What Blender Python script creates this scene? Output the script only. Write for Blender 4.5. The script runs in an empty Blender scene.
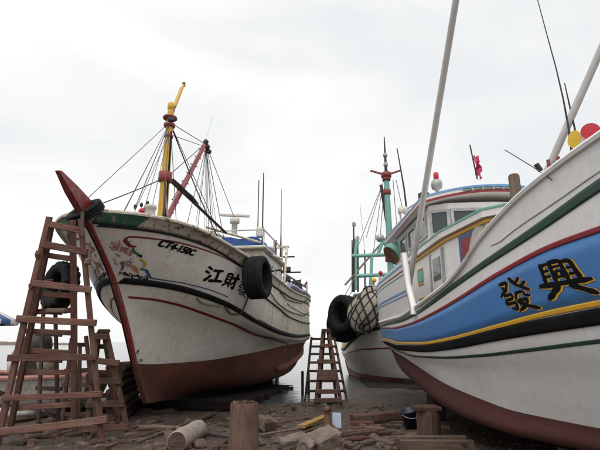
import bpy, bmesh, math, random
import numpy as np
from mathutils import Vector, Matrix

random.seed(7)
rng = np.random.default_rng(7)
R = math.radians
PI = math.pi
scene = bpy.context.scene
COL = scene.collection

# ------------------------------------------------------------------ camera
FPX, CAM_H, HOR = 450.0, 1.65, 342.0
PITCH = math.atan((HOR - 225.0) / FPX)
cd = bpy.data.cameras.new('camera')
cd.sensor_width = 36.0
cd.lens = 27.0
cd.clip_start = 0.05
cd.clip_end = 6000
cam = bpy.data.objects.new('camera', cd)
cam.location = (0, 0, CAM_H)
cam.rotation_euler = (PI / 2 + PITCH, 0, 0)
COL.objects.link(cam)
scene.camera = cam

# ------------------------------------------------------------------ sky
SUN_EL, SUN_AZ = 62.0, 192.0        # azimuth measured from +Y towards +X
world = bpy.data.worlds.new('World')
scene.world = world
world.use_nodes = True
wn, wl_ = world.node_tree.nodes, world.node_tree.links
wn.clear()
sky = wn.new('ShaderNodeTexSky')
sky.sky_type = 'NISHITA'
sky.sun_disc = False
sky.sun_elevation = R(SUN_EL)
sky.sun_rotation = R(SUN_AZ)
sky.air_density = 1.0
sky.dust_density = 4.0
bg1 = wn.new('ShaderNodeBackground'); bg1.inputs[1].default_value = 0.10
wl_.new(sky.outputs[0], bg1.inputs[0])
tc = wn.new('ShaderNodeTexCoord')
mp = wn.new('ShaderNodeMapping'); mp.inputs['Scale'].default_value = (1.0, 1.0, 2.4)
mp.inputs['Location'].default_value = (0.35, 0.1, 0.2)
wl_.new(tc.outputs['Generated'], mp.inputs[0])
nz = wn.new('ShaderNodeTexNoise')
nz.inputs['Scale'].default_value = 1.9
nz.inputs['Detail'].default_value = 5
nz.inputs['Roughness'].default_value = 0.5
nz.inputs['Distortion'].default_value = 0.4
wl_.new(mp.outputs[0], nz.inputs['Vector'])
cr = wn.new('ShaderNodeValToRGB')
cr.color_ramp.elements[0].position = 0.34
cr.color_ramp.elements[0].color = (0.835, 0.855, 0.860, 1)
cr.color_ramp.elements[1].position = 0.66
cr.color_ramp.elements[1].color = (1.04, 1.025, 1.015, 1)
wl_.new(nz.outputs['Fac'], cr.inputs[0])
bg2 = wn.new('ShaderNodeBackground'); bg2.inputs[1].default_value = 0.86
wl_.new(cr.outputs[0], bg2.inputs[0])
mx = wn.new('ShaderNodeMixShader'); mx.inputs[0].default_value = 0.92
wl_.new(bg1.outputs[0], mx.inputs[1]); wl_.new(bg2.outputs[0], mx.inputs[2])
wo = wn.new('ShaderNodeOutputWorld')
wl_.new(mx.outputs[0], wo.inputs[0])

sd = bpy.data.lights.new('sun', 'SUN')
sd.energy = 1.5
sd.angle = R(60)
sd.color = (1.0, 0.97, 0.93)
sun = bpy.data.objects.new('sun', sd)
sv = Vector((math.sin(R(SUN_AZ)) * math.cos(R(SUN_EL)), math.cos(R(SUN_AZ)) * math.cos(R(SUN_EL)), math.sin(R(SUN_EL))))
sun.rotation_euler = sv.to_track_quat('Z', 'Y').to_euler()
sun.location = (0, 0, 30)
COL.objects.link(sun)

vs = scene.view_settings
vs.view_transform = 'Standard'
vs.look = 'None'
vs.gamma = 1.0
vs.exposure = 0.34
vs.use_curve_mapping = False
scene.render.engine = 'CYCLES'
scene.render.resolution_x, scene.render.resolution_y = 1024, 768

# ------------------------------------------------------------------ materials
MATS = {}
def _mat(name):
    m = bpy.data.materials.new(name); m.use_nodes = True
    n = m.node_tree.nodes; l = m.node_tree.links
    return m, n, l, n['Principled BSDF']

def _coords(n, l, scale=(1, 1, 1), rand=True):
    tc = n.new('ShaderNodeTexCoord')
    src = tc.outputs['Object']
    if rand:
        oi = n.new('ShaderNodeObjectInfo')
        mu = n.new('ShaderNodeVectorMath'); mu.operation = 'MULTIPLY_ADD'
        cb = n.new('ShaderNodeCombineXYZ')
        for i in range(3): l.new(oi.outputs['Random'], cb.inputs[i])
        mu.inputs[1].default_value = (17.0, 9.0, 5.0)
        l.new(cb.outputs[0], mu.inputs[0]); l.new(src, mu.inputs[2])
        src = mu.outputs[0]
    m = n.new('ShaderNodeMapping'); m.inputs['Scale'].default_value = scale
    l.new(src, m.inputs[0])
    return m.outputs[0]

def _noise(n, l, vec, scale, detail=6, rough=0.6, dist=0.0):
    t = n.new('ShaderNodeTexNoise')
    t.inputs['Scale'].default_value = scale; t.inputs['Detail'].default_value = detail
    t.inputs['Roughness'].default_value = rough; t.inputs['Distortion'].default_value = dist
    l.new(vec, t.inputs['Vector'])
    return t.outputs['Fac']

def _ramp(n, l, fac, a, b, lo=0.0, hi=1.0):
    r = n.new('ShaderNodeMapRange')
    r.inputs['From Min'].default_value = a; r.inputs['From Max'].default_value = b
    r.inputs['To Min'].default_value = lo; r.inputs['To Max'].default_value = hi
    l.new(fac, r.inputs['Value'])
    return r.outputs['Result']

def _mix(n, l, fac, ca, cb, mode='MIX'):
    m = n.new('ShaderNodeMix'); m.data_type = 'RGBA'; m.blend_type = mode
    if hasattr(fac, 'is_output'): l.new(fac, m.inputs[0])
    else: m.inputs[0].default_value = fac
    for i, c in ((6, ca), (7, cb)):
        if hasattr(c, 'is_output'): l.new(c, m.inputs[i])
        else: m.inputs[i].default_value = (c[0], c[1], c[2], 1)
    return m.outputs[2]

def _bump(n, l, p, h, strength=0.3, dist=0.01):
    b = n.new('ShaderNodeBump'); b.inputs['Strength'].default_value = strength
    b.inputs['Distance'].default_value = dist
    l.new(h, b.inputs['Height']); l.new(b.outputs[0], p.inputs['Normal'])

def paint(name, col, rough=0.45, dirt=0.3, rust=0.0, dcol=(0.10, 0.08, 0.06), rcol=(0.20, 0.085, 0.03), chips=0.0, ccol=(0.30, 0.26, 0.2), streak=0.5, bump=0.12, aft=0.0, wavy=0.35):
    m, n, l, p = _mat(name)
    v = _coords(n, l)
    big = _noise(n, l, v, 0.7, 5, 0.6)
    fine = _noise(n, l, v, 9, 8, 0.7)
    vs_ = _coords(n, l, (5.0, 5.0, 0.45))
    st = _noise(n, l, vs_, 1.6, 6, 0.65, 0.2)
    c0 = _mix(n, l, _ramp(n, l, fine, 0.3, 0.75), [k * 0.90 for k in col], [min(1, k * 1.05) for k in col])
    d1 = _ramp(n, l, big, 0.42, 0.75, 0, dirt)
    c1 = _mix(n, l, d1, c0, dcol)
    if streak > 0:
        d2 = _ramp(n, l, st, 0.52, 0.78, 0, dirt * streak * 1.6)
        c1 = _mix(n, l, d2, c1, dcol)
    if rust > 0:
        vr = _coords(n, l, (7.0, 7.0, 0.55))
        rs = _noise(n, l, vr, 1.1, 7, 0.7, 0.35)
        c1 = _mix(n, l, _ramp(n, l, rs, 0.60, 0.72, 0, rust), c1, rcol)
    if chips > 0:
        ch = _noise(n, l, v, 6.5, 9, 0.75, 0.5)
        c1 = _mix(n, l, _ramp(n, l, ch, 0.60 - chips * 0.2, 0.64 - chips * 0.2), c1, ccol)
    if aft > 0:      # yellow-brown weather stains over the after body
        sp_ = n.new('ShaderNodeSeparateXYZ'); tco = n.new('ShaderNodeTexCoord'); l.new(tco.outputs['Object'], sp_.inputs[0])
        pos = _ramp(n, l, sp_.outputs['Y'], -4.5, 0.5, 0, aft)
        sn = _ramp(n, l, _noise(n, l, _coords(n, l, (4.0, 4.0, 0.5)), 1.2, 6, 0.65, 0.3), 0.40, 0.66)
        mu_ = n.new('ShaderNodeMath'); mu_.operation = 'MULTIPLY'; l.new(pos, mu_.inputs[0]); l.new(sn, mu_.inputs[1])
        c1 = _mix(n, l, mu_.outputs[0], c1, (0.42, 0.28, 0.12))
    l.new(c1, p.inputs['Base Color'])
    l.new(_ramp(n, l, fine, 0.2, 0.8, rough * 0.8, min(1, rough * 1.35)), p.inputs['Roughness'])
    bb = n.new('ShaderNodeBump'); bb.inputs['Strength'].default_value = wavy; bb.inputs['Distance'].default_value = 0.05
    l.new(_noise(n, l, _coords(n, l, (1, 1, 2.2)), 1.6, 3, 0.5), bb.inputs['Height'])
    b2 = n.new('ShaderNodeBump'); b2.inputs['Strength'].default_value = bump; b2.inputs['Distance'].default_value = 0.01
    l.new(fine, b2.inputs['Height']); l.new(bb.outputs[0], b2.inputs['Normal']); l.new(b2.outputs[0], p.inputs['Normal'])
    MATS[name] = m
    return m

def wood(name, col, dark=0.45, rough=0.85, grey=0.25):
    for ax in 'xyz':
        m, n, l, p = _mat(name + '_' + ax)
        v = _coords(n, l)
        sc = [26.0, 26.0, 26.0]; sc['xyz'.index(ax)] = 1.6
        g1 = _noise(n, l, _coords(n, l, sc), 1.0, 7, 0.7, 0.3)
        big = _noise(n, l, v, 1.9, 5, 0.6); mid_ = _noise(n, l, v, 7.0, 6, 0.7)
        c = _mix(n, l, _ramp(n, l, g1, 0.32, 0.66), [k * dark for k in col], [k * 1.2 for k in col])
        c = _mix(n, l, _ramp(n, l, big, 0.45, 0.75, 0, grey), c, (0.22, 0.19, 0.165))
        c = _mix(n, l, _ramp(n, l, mid_, 0.55, 0.75, 0, 0.55), c, [k * 0.3 for k in col])
        oi = n.new('ShaderNodeObjectInfo')
        hs = n.new('ShaderNodeHueSaturation')
        l.new(_ramp(n, l, oi.outputs['Random'], 0, 1, 0.60, 1.30), hs.inputs['Value'])
        l.new(c, hs.inputs['Color'])
        l.new(hs.outputs[0], p.inputs['Base Color'])
        p.inputs['Roughness'].default_value = rough
        p.inputs['Specular IOR Level'].default_value = 0.25
        _bump(n, l, p, g1, 0.6, 0.02)
        MATS[name + '_' + ax] = m
    MATS[name] = MATS[name + '_x']

def plain(name, col, rough=0.6, metal=0.0, var=0.25, scale=6.0, bump=0.2):
    m, n, l, p = _mat(name)
    v = _coords(n, l)
    f = _noise(n, l, v, scale, 7, 0.65)
    c = _mix(n, l, _ramp(n, l, f, 0.3, 0.7), [k * (1 - var) for k in col], [min(1, k * (1 + var)) for k in col])
    l.new(c, p.inputs['Base Color'])
    p.inputs['Roughness'].default_value = rough
    p.inputs['Metallic'].default_value = metal
    _bump(n, l, p, f, bump, 0.01)
    MATS[name] = m
    return m

paint('hull_white', (0.78, 0.745, 0.68), 0.5, 0.27, 0.7, dcol=(0.27, 0.21, 0.14), rcol=(0.33, 0.18, 0.065), streak=0.8, aft=0.75)
paint('bulwark_worn', (0.66, 0.60, 0.50), 0.6, 0.5, 0.8, dcol=(0.14, 0.10, 0.07), rcol=(0.13, 0.065, 0.03), chips=0.30, ccol=(0.15, 0.10, 0.065))
paint('bulwark_green', (0.010, 0.115, 0.075), 0.5, 0.4, 0.5, chips=0.35, ccol=(0.30, 0.22, 0.13))
paint('hull_red', (0.195, 0.064, 0.040), 0.7, 0.9, 0.75, dcol=(0.05, 0.026, 0.020), rcol=(0.30, 0.115, 0.065), chips=0.30, ccol=(0.12, 0.055, 0.038))
paint('stem_red', (0.26, 0.018, 0.022), 0.45, 0.35, 0.3, chips=0.32, ccol=(0.17, 0.10, 0.085))
paint('line_red', (0.20, 0.018, 0.022), 0.5, 0.3, 0.0)
paint('line_black', (0.011, 0.012, 0.014), 0.6, 0.25, 0.0, dcol=(0.06, 0.05, 0.045))
paint('line_blue', (0.035, 0.10, 0.27), 0.5, 0.3, 0.0)
paint('line_orange', (0.45, 0.22, 0.11), 0.55, 0.3, 0.0, chips=0.35, ccol=(0.58, 0.5, 0.45))
paint('art_red', (0.40, 0.13, 0.11), 0.55, 0.3, chips=0.4, ccol=(0.58, 0.5, 0.45))
paint('art_green', (0.02, 0.16, 0.11), 0.55, 0.3)
paint('mast_yellow', (0.62, 0.36, 0.025), 0.45, 0.3, 0.3)
paint('boom_red', (0.32, 0.075, 0.085), 0.5, 0.35, 0.3)
paint('new_white', (0.80, 0.785, 0.765), 0.40, 0.10, 0.14, dcol=(0.34, 0.30, 0.25), rcol=(0.42, 0.32, 0.21), streak=1.4, bump=0.05, wavy=0.12)
paint('new_red_bottom', (0.098, 0.032, 0.025), 0.75, 0.7, 0.4, dcol=(0.06, 0.022, 0.02), rcol=(0.18, 0.06, 0.045), bump=0.12)
paint('band_blue', (0.058, 0.195, 0.470), 0.42, 0.20, 0.0, dcol=(0.05, 0.11, 0.24), bump=0.05, wavy=0.12)
paint('band_green', (0.012, 0.055, 0.032), 0.42, 0.15, 0.0, bump=0.05)
paint('band_yellow', (0.66, 0.36, 0.025), 0.42, 0.15, 0.0, bump=0.05)
paint('band_red', (0.24, 0.012, 0.022), 0.42, 0.15, 0.0, bump=0.05)
paint('band_black', (0.005, 0.006, 0.008), 0.8, 0.10, 0.0, bump=0.05)
paint('letter_black', (0.006, 0.006, 0.007), 0.75, 0.1, 0.0, dcol=(0.02, 0.02, 0.02))
paint('mint', (0.17, 0.43, 0.36), 0.45, 0.3, 0.25)
paint('cabin_white', (0.80, 0.785, 0.755), 0.45, 0.2, 0.08, dcol=(0.25, 0.22, 0.18))
paint('old_white', (0.62, 0.59, 0.53), 0.5, 0.4, 0.5)
paint('sky_blue_trim', (0.16, 0.34, 0.62), 0.45, 0.15)
paint('skiff_white', (0.42, 0.40, 0.36), 0.6, 0.8, 0.7)
paint('skiff_pink', (0.45, 0.20, 0.17), 0.55, 0.4, 0.1)
plain('pole_grey', (0.50, 0.485, 0.465), 0.45, 0.0, 0.12)
plain('rubber', (0.014, 0.015, 0.016), 0.8, 0.0, 0.45, 5.0, 0.3)
plain('rope', (0.24, 0.19, 0.13), 0.9, 0.0, 0.3, 40)
plain('rope_dark', (0.035, 0.033, 0.032), 0.9, 0.0, 0.3, 40)
plain('wire', (0.075, 0.07, 0.068), 0.6, 0.3, 0.2, 30)
plain('rusty_steel', (0.135, 0.062, 0.040), 0.8, 0.2, 0.5, 7)
plain('dark_steel', (0.045, 0.040, 0.038), 0.6, 0.4, 0.4, 8)
plain('galv', (0.36, 0.36, 0.35), 0.5, 0.3, 0.2, 8)
plain('glass_dark', (0.045, 0.055, 0.058), 0.08, 0.0, 0.15, 2, 0.0)
plain('tarp_blue', (0.015, 0.065, 0.24), 0.5, 0.0, 0.3, 5, 0.4)
plain('tarp_grey', (0.40, 0.37, 0.33), 0.75, 0.0, 0.25, 5, 0.4)
plain('hose_lilac', (0.30, 0.30, 0.42), 0.6, 0.0, 0.2, 6)
plain('flag_pink', (0.55, 0.055, 0.13), 0.8, 0.0, 0.2, 9)
plain('lamp_red', (0.45, 0.012, 0.025), 0.3, 0.0, 0.1)
plain('lamp_yellow', (0.75, 0.46, 0.01), 0.35, 0.0, 0.1)
plain('net_cloth', (0.31, 0.28, 0.23), 0.9, 0.0, 0.3, 12, 0.5)
plain('concrete', (0.16, 0.12, 0.10), 0.9, 0.0, 0.35, 8, 0.6)
plain('stone', (0.105, 0.072, 0.055), 0.9, 0.0, 0.45, 9, 0.6)
plain('log_bark', (0.27, 0.225, 0.195), 0.9, 0.0, 0.35, 8, 0.6)
plain('blue_plastic', (0.014, 0.025, 0.045), 0.45, 0.0, 0.2)
plain('board_white', (0.42, 0.47, 0.58), 0.6, 0.0, 0.15)
plain('bag_white', (0.55, 0.53, 0.50), 0.7, 0.0, 0.2, 9, 0.5)
wood('wood_red', (0.170, 0.080, 0.060), 0.40, 0.85, 0.30)
wood('wood_dark', (0.075, 0.047, 0.036), 0.45, 0.85, 0.15)
wood('wood_wet', (0.022, 0.016, 0.014), 0.5, 0.9, 0.03)
wood('wood_grey', (0.155, 0.110, 0.083), 0.5, 0.9, 0.3)
wood('wood_pile', (0.120, 0.064, 0.048), 0.45, 0.85, 0.25)
paint('plank_yellow', (0.36, 0.21, 0.025), 0.6, 0.4, 0.0, chips=0.3, ccol=(0.2, 0.13, 0.08))
M = MATS
for k_ in ('letter_black', 'band_black', 'line_black', 'rubber', 'rope_dark'): MATS[k_].node_tree.nodes['Principled BSDF'].inputs['Specular IOR Level'].default_value = 0.12

def mud():
    m, n, l, p = _mat('mud')
    v = _coords(n, l, rand=False)
    a = _noise(n, l, v, 0.35, 8, 0.65, 0.4); b = _noise(n, l, v, 3.2, 9, 0.7, 0.3); c = _noise(n, l, v, 24, 8, 0.75)
    col = _mix(n, l, _ramp(n, l, b, 0.32, 0.70), (0.030, 0.021, 0.016), (0.110, 0.078, 0.058))
    col = _mix(n, l, _ramp(n, l, c, 0.48, 0.72, 0, 0.6), col, (0.145, 0.105, 0.080))
    col = _mix(n, l, _ramp(n, l, a, 0.45, 0.65, 0, 0.65), col, (0.036, 0.024, 0.018))
    l.new(col, p.inputs['Base Color'])
    l.new(_ramp(n, l, a, 0.38, 0.60, 0.95, 0.42), p.inputs['Roughness'])
    ad = n.new('ShaderNodeMath'); ad.operation = 'MULTIPLY_ADD'
    l.new(c, ad.inputs[0]); ad.inputs[1].default_value = 0.35; l.new(b, ad.inputs[2])
    _bump(n, l, p, ad.outputs[0], 0.8, 0.05)
    MATS['mud'] = m
mud()
def sea():
    m, n, l, p = _mat('sea')
    v = _coords(n, l, (1, 0.6, 1), rand=False)
    a = _noise(n, l, v, 1.1, 6, 0.6); b = _noise(n, l, v, 7.0, 4, 0.6)
    ad = n.new('ShaderNodeMath'); ad.operation = 'MULTIPLY_ADD'
    l.new(b, ad.inputs[0]); ad.inputs[1].default_value = 0.3; l.new(a, ad.inputs[2])
    p.inputs['Base Color'].default_value = (0.085, 0.095, 0.095, 1)
    p.inputs['Roughness'].default_value = 0.12
    p.inputs['IOR'].default_value = 1.33
    _bump(n, l, p, ad.outputs[0], 0.5, 0.06)
    MATS['sea'] = m
sea()

# ------------------------------------------------------------------ helpers
def tag(o, label=None, cat=None, group=None, kind=None):
    if label: o['label'] = label
    if cat: o['category'] = cat
    if group: o['group'] = group
    if kind: o['kind'] = kind
    return o

def thing(name, loc, label, cat, group=None):
    e = bpy.data.objects.new(name, None)
    e.empty_display_size = 0.1
    COL.objects.link(e)
    e.location = loc
    return tag(e, label, cat, group)

def wloc(o):
    v = Vector((0, 0, 0))
    while o is not None:
        v = v + o.location
        o = o.parent
    return v

def norm(a):
    a = np.asarray(a, float)
    return a / (np.linalg.norm(a) + 1e-12)

class MB:
    """collects faces in WORLD coordinates and links them as one mesh object"""
    def __init__(s): s.v, s.f, s.sm = [], [], []
    def add(s, vs, fs, smooth=False):
        k = len(s.v)
        s.v.extend([tuple(float(q) for q in p) for p in vs])
        s.f.extend([tuple(i + k for i in f) for f in fs]); s.sm.extend([smooth] * len(fs))
        return s
    def grid(s, P, smooth=True, closed_u=False, closed_v=False):
        P = np.asarray(P); a, b = P.shape[:2]
        fs = []
        for i in range(a if closed_u else a - 1):
            for j in range(b if closed_v else b - 1):
                i2, j2 = (i + 1) % a, (j + 1) % b
                fs.append((i * b + j, i2 * b + j, i2 * b + j2, i * b + j2))
        return s.add(P.reshape(-1, 3), fs, smooth)
    def box(s, c, size, rot=None, ch=0.0, jit=0.0):
        hx, hy, hz = [q / 2 for q in size]
        ch = min(ch, hx * .6, hy * .6, hz * .6)
        pts, fs = [], []
        if ch <= 0:
            pts = [(x * hx, y * hy, z * hz) for x in (-1, 1) for y in (-1, 1) for z in (-1, 1)]
            fs = [(0, 1, 3, 2), (4, 6, 7, 5), (0, 4, 5, 1), (2, 3, 7, 6), (0, 2, 6, 4), (1, 5, 7, 3)]
        else:
            bm = bmesh.new(); bmesh.ops.create_cube(bm, size=1)
            for v in bm.verts: v.co = Vector((v.co.x * 2 * hx, v.co.y * 2 * hy, v.co.z * 2 * hz))
            bmesh.ops.bevel(bm, geom=bm.edges[:], offset=ch, segments=1, affect='EDGES', profile=.5)
            bm.verts.index_update()
            pts = [v.co[:] for v in bm.verts]; fs = [[v.index for v in f.verts] for f in bm.faces]; bm.free()
        Pm = np.array(pts)
        if jit: Pm = Pm + rng.uniform(-jit, jit, Pm.shape)
        if rot is not None: Pm = Pm @ np.array(rot).T
        return s.add(Pm + np.array(c), fs)
    def beam(s, p0, p1, w, h, up=(0, 0, 1), ch=None, bow=0.0):
        p0, p1 = np.array(p0, float), np.array(p1, float)
        d = norm(p1 - p0); up = np.array(up, float)
        if abs(np.dot(d, norm(up))) > .97: up = np.array((0.0, 1.0, 0.0))
        x = norm(np.cross(d, up)); y = np.cross(x, d)
        ch = min(w, h) * .14 if ch is None else ch
        a, b = w / 2, h / 2
        sec = [(-a + ch, -b), (a - ch, -b), (a, -b + ch), (a, b - ch), (a - ch, b), (-a + ch, b), (-a, b - ch), (-a, -b + ch)]
        rows = []
        n = 2 if bow == 0 else 5
        for i in range(n):
            t = i / (n - 1)
            c = p0 + (p1 - p0) * t + y * bow * math.sin(PI * t)
            rows.append([c + x * q[0] + y * q[1] for q in sec])
        vs = [q for r in rows for q in r]
        fs = [(i * 8 + j, i * 8 + (j + 1) % 8, (i + 1) * 8 + (j + 1) % 8, (i + 1) * 8 + j) for i in range(n - 1) for j in range(8)]
        fs += [tuple(range(7, -1, -1)), tuple(range((n - 1) * 8, n * 8))]
        return s.add(vs, fs)
    def tube(s, pts, r, n=8, cap=True, smooth=True):
        pts = np.array(pts, float); k = len(pts)
        rr = np.array([r] * k if np.isscalar(r) else r, float)
        if len(rr) != k: rr = np.interp(np.linspace(0, 1, k), np.linspace(0, 1, len(rr)), rr)
        T = np.gradient(pts, axis=0) if k > 2 else np.array([pts[1] - pts[0]] * 2)
        ref = np.array((0, 0, 1.0)) if abs(norm(T[0])[2]) < .9 else np.array((1.0, 0, 0))
        rows = []
        x = norm(np.cross(norm(T[0]), ref))
        for i in range(k):
            t = norm(T[i]); x = norm(x - t * np.dot(x, t)); y = np.cross(t, x)
            rows.append([pts[i] + rr[i] * (x * math.cos(2 * PI * j / n) + y * math.sin(2 * PI * j / n)) for j in range(n)])
        s.grid(rows, smooth, closed_v=True)
        if cap:
            s.add(rows[0], [tuple(range(n - 1, -1, -1))]); s.add(rows[-1], [tuple(range(n))])
        return s
    def lathe(s, prof, n=24, c=(0, 0, 0), rot=None, smooth=True, mod=None, caps=False):
        """prof: list of (radius, height) about local Z"""
        rows = []
        for k, (r, h) in enumerate(prof):
            row = []
            for j in range(n):
                q = r if mod is None else mod(k, j, r)
                row.append((q * math.cos(2 * PI * j / n), q * math.sin(2 * PI * j / n), h))
            rows.append(row)
        P = np.array(rows)
        if rot is not None: P = P @ np.array(rot).T
        P = P + np.array(c)
        s.grid(P, smooth, closed_v=True)
        if caps:
            s.add(P[0], [tuple(range(n - 1, -1, -1))]); s.add(P[-1], [tuple(range(n))])
        return s
    def build(s, name, mat, parent=None, mats=None):
        me = bpy.data.meshes.new(name)
        off = wloc(parent) if parent is not None else Vector((0, 0, 0))
        V = np.array(s.v) - np.array(off[:])
        me.from_pydata(V.tolist(), [], s.f)
        me.polygons.foreach_set('use_smooth', s.sm)
        bm = bmesh.new(); bm.from_mesh(me); bmesh.ops.recalc_face_normals(bm, faces=bm.faces[:]); bm.to_mesh(me); bm.free()
        if isinstance(mat, str) and mat.startswith('wood_'): mat = mat + '_' + 'xyz'[int(np.argmax(V.max(0) - V.min(0)))]
        me.materials.append(MATS[mat] if isinstance(mat, str) else mat)
        o = bpy.data.objects.new(name, me)
        COL.objects.link(o)
        if parent is not None: o.parent = parent
        return o

def rotm(axis_z, xhint=(1, 0, 0)):
    """matrix whose local Z goes to axis_z"""
    z = norm(axis_z); x = np.array(xhint, float); x = x - z * np.dot(x, z)
    if np.linalg.norm(x) < 1e-3: x = np.cross(z, (0, 1, 0))
    x = norm(x); y = np.cross(z, x)
    return np.array([x, y, z]).T
def rz(a): return np.array(Matrix.Rotation(a, 3, 'Z'))
def eul(a, b, c): return np.array(Matrix.Rotation(c, 3, 'Z') @ Matrix.Rotation(b, 3, 'Y') @ Matrix.Rotation(a, 3, 'X'))

_c, _s = math.cos(PITCH), math.sin(PITCH)
def ray(px, py):
    x = (px - 300) / FPX; u = (225 - py) / FPX
    return np.array([x, _c - u * _s, _s + u * _c])
def at_depth(px, py, y):
    r = ray(px, py); return r * y / r[1] + np.array([0, 0, CAM_H])

# value noise for the ground
_NG = rng.random((256, 256))
def vnoise(x, y):
    x = np.asarray(x, float); y = np.asarray(y, float)
    xi, yi = np.floor(x).astype(int), np.floor(y).astype(int)
    fx, fy = x - xi, y - yi
    fx = fx * fx * (3 - 2 * fx); fy = fy * fy * (3 - 2 * fy)
    g = lambda a, b: _NG[a % 256, b % 256]
    return (g(xi, yi) * (1 - fx) + g(xi + 1, yi) * fx) * (1 - fy) + (g(xi, yi + 1) * (1 - fx) + g(xi + 1, yi + 1) * fx) * fy - .5
WATER_Z = -0.22
def gz(x, y):
    x = np.asarray(x, float); y = np.asarray(y, float)
    base = -0.03 * np.clip(y - 8.0, 0, 60)
    nearfac = np.clip(1.4 - np.hypot(x, y - 8) / 60, 0, 1)
    n = .13 * vnoise(x * .33 + 9, y * .33) + .075 * vnoise(x * 1.1, y * 1.1 + 4) + .035 * vnoise(x * 3.3 + 3, y * 3.3) + .018 * vnoise(x * 8, y * 8)
    spit = np.clip((x - 1.5) / .9, 0, 1) * np.clip((9 - x) / 2, 0, 1) * np.clip((y - 12) / 3, 0, 1) * np.clip((23 - y) / 4.5, 0, 1)
    return base + n * nearfac + .16 * spit * np.clip((y - 12) / 6, 0, 1)
def gzf(x, y): return float(gz(x, y))
def on_ground(px, py):
    r = ray(px, py); z = 0.0
    for _ in range(40):
        k = (z - CAM_H) / r[2]; q = r * k
        z = .5 * z + .5 * gzf(q[0], q[1])
    return np.array([q[0], q[1], gzf(q[0], q[1])])

def cub(xs, ys):
    xs = np.array(xs, float); ys = np.array(ys, float)
    d = np.diff(ys) / np.diff(xs); m = np.zeros(len(xs)); m[0], m[-1] = d[0], d[-1]
    for i in range(1, len(xs) - 1):
        m[i] = 0 if d[i - 1] * d[i] <= 0 else 2 * d[i - 1] * d[i] / (d[i - 1] + d[i])
    def f(x):
        x = np.clip(np.asarray(x, float), xs[0], xs[-1])
        i = np.clip(np.searchsorted(xs, x) - 1, 0, len(xs) - 2); h = xs[i + 1] - xs[i]; t = (x - xs[i]) / h
        return (2 * t**3 - 3 * t * t + 1) * ys[i] + (t**3 - 2 * t * t + t) * h * m[i] + (-2 * t**3 + 3 * t * t) * ys[i + 1] + (t**3 - t * t) * h * m[i + 1]
    return f

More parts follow.
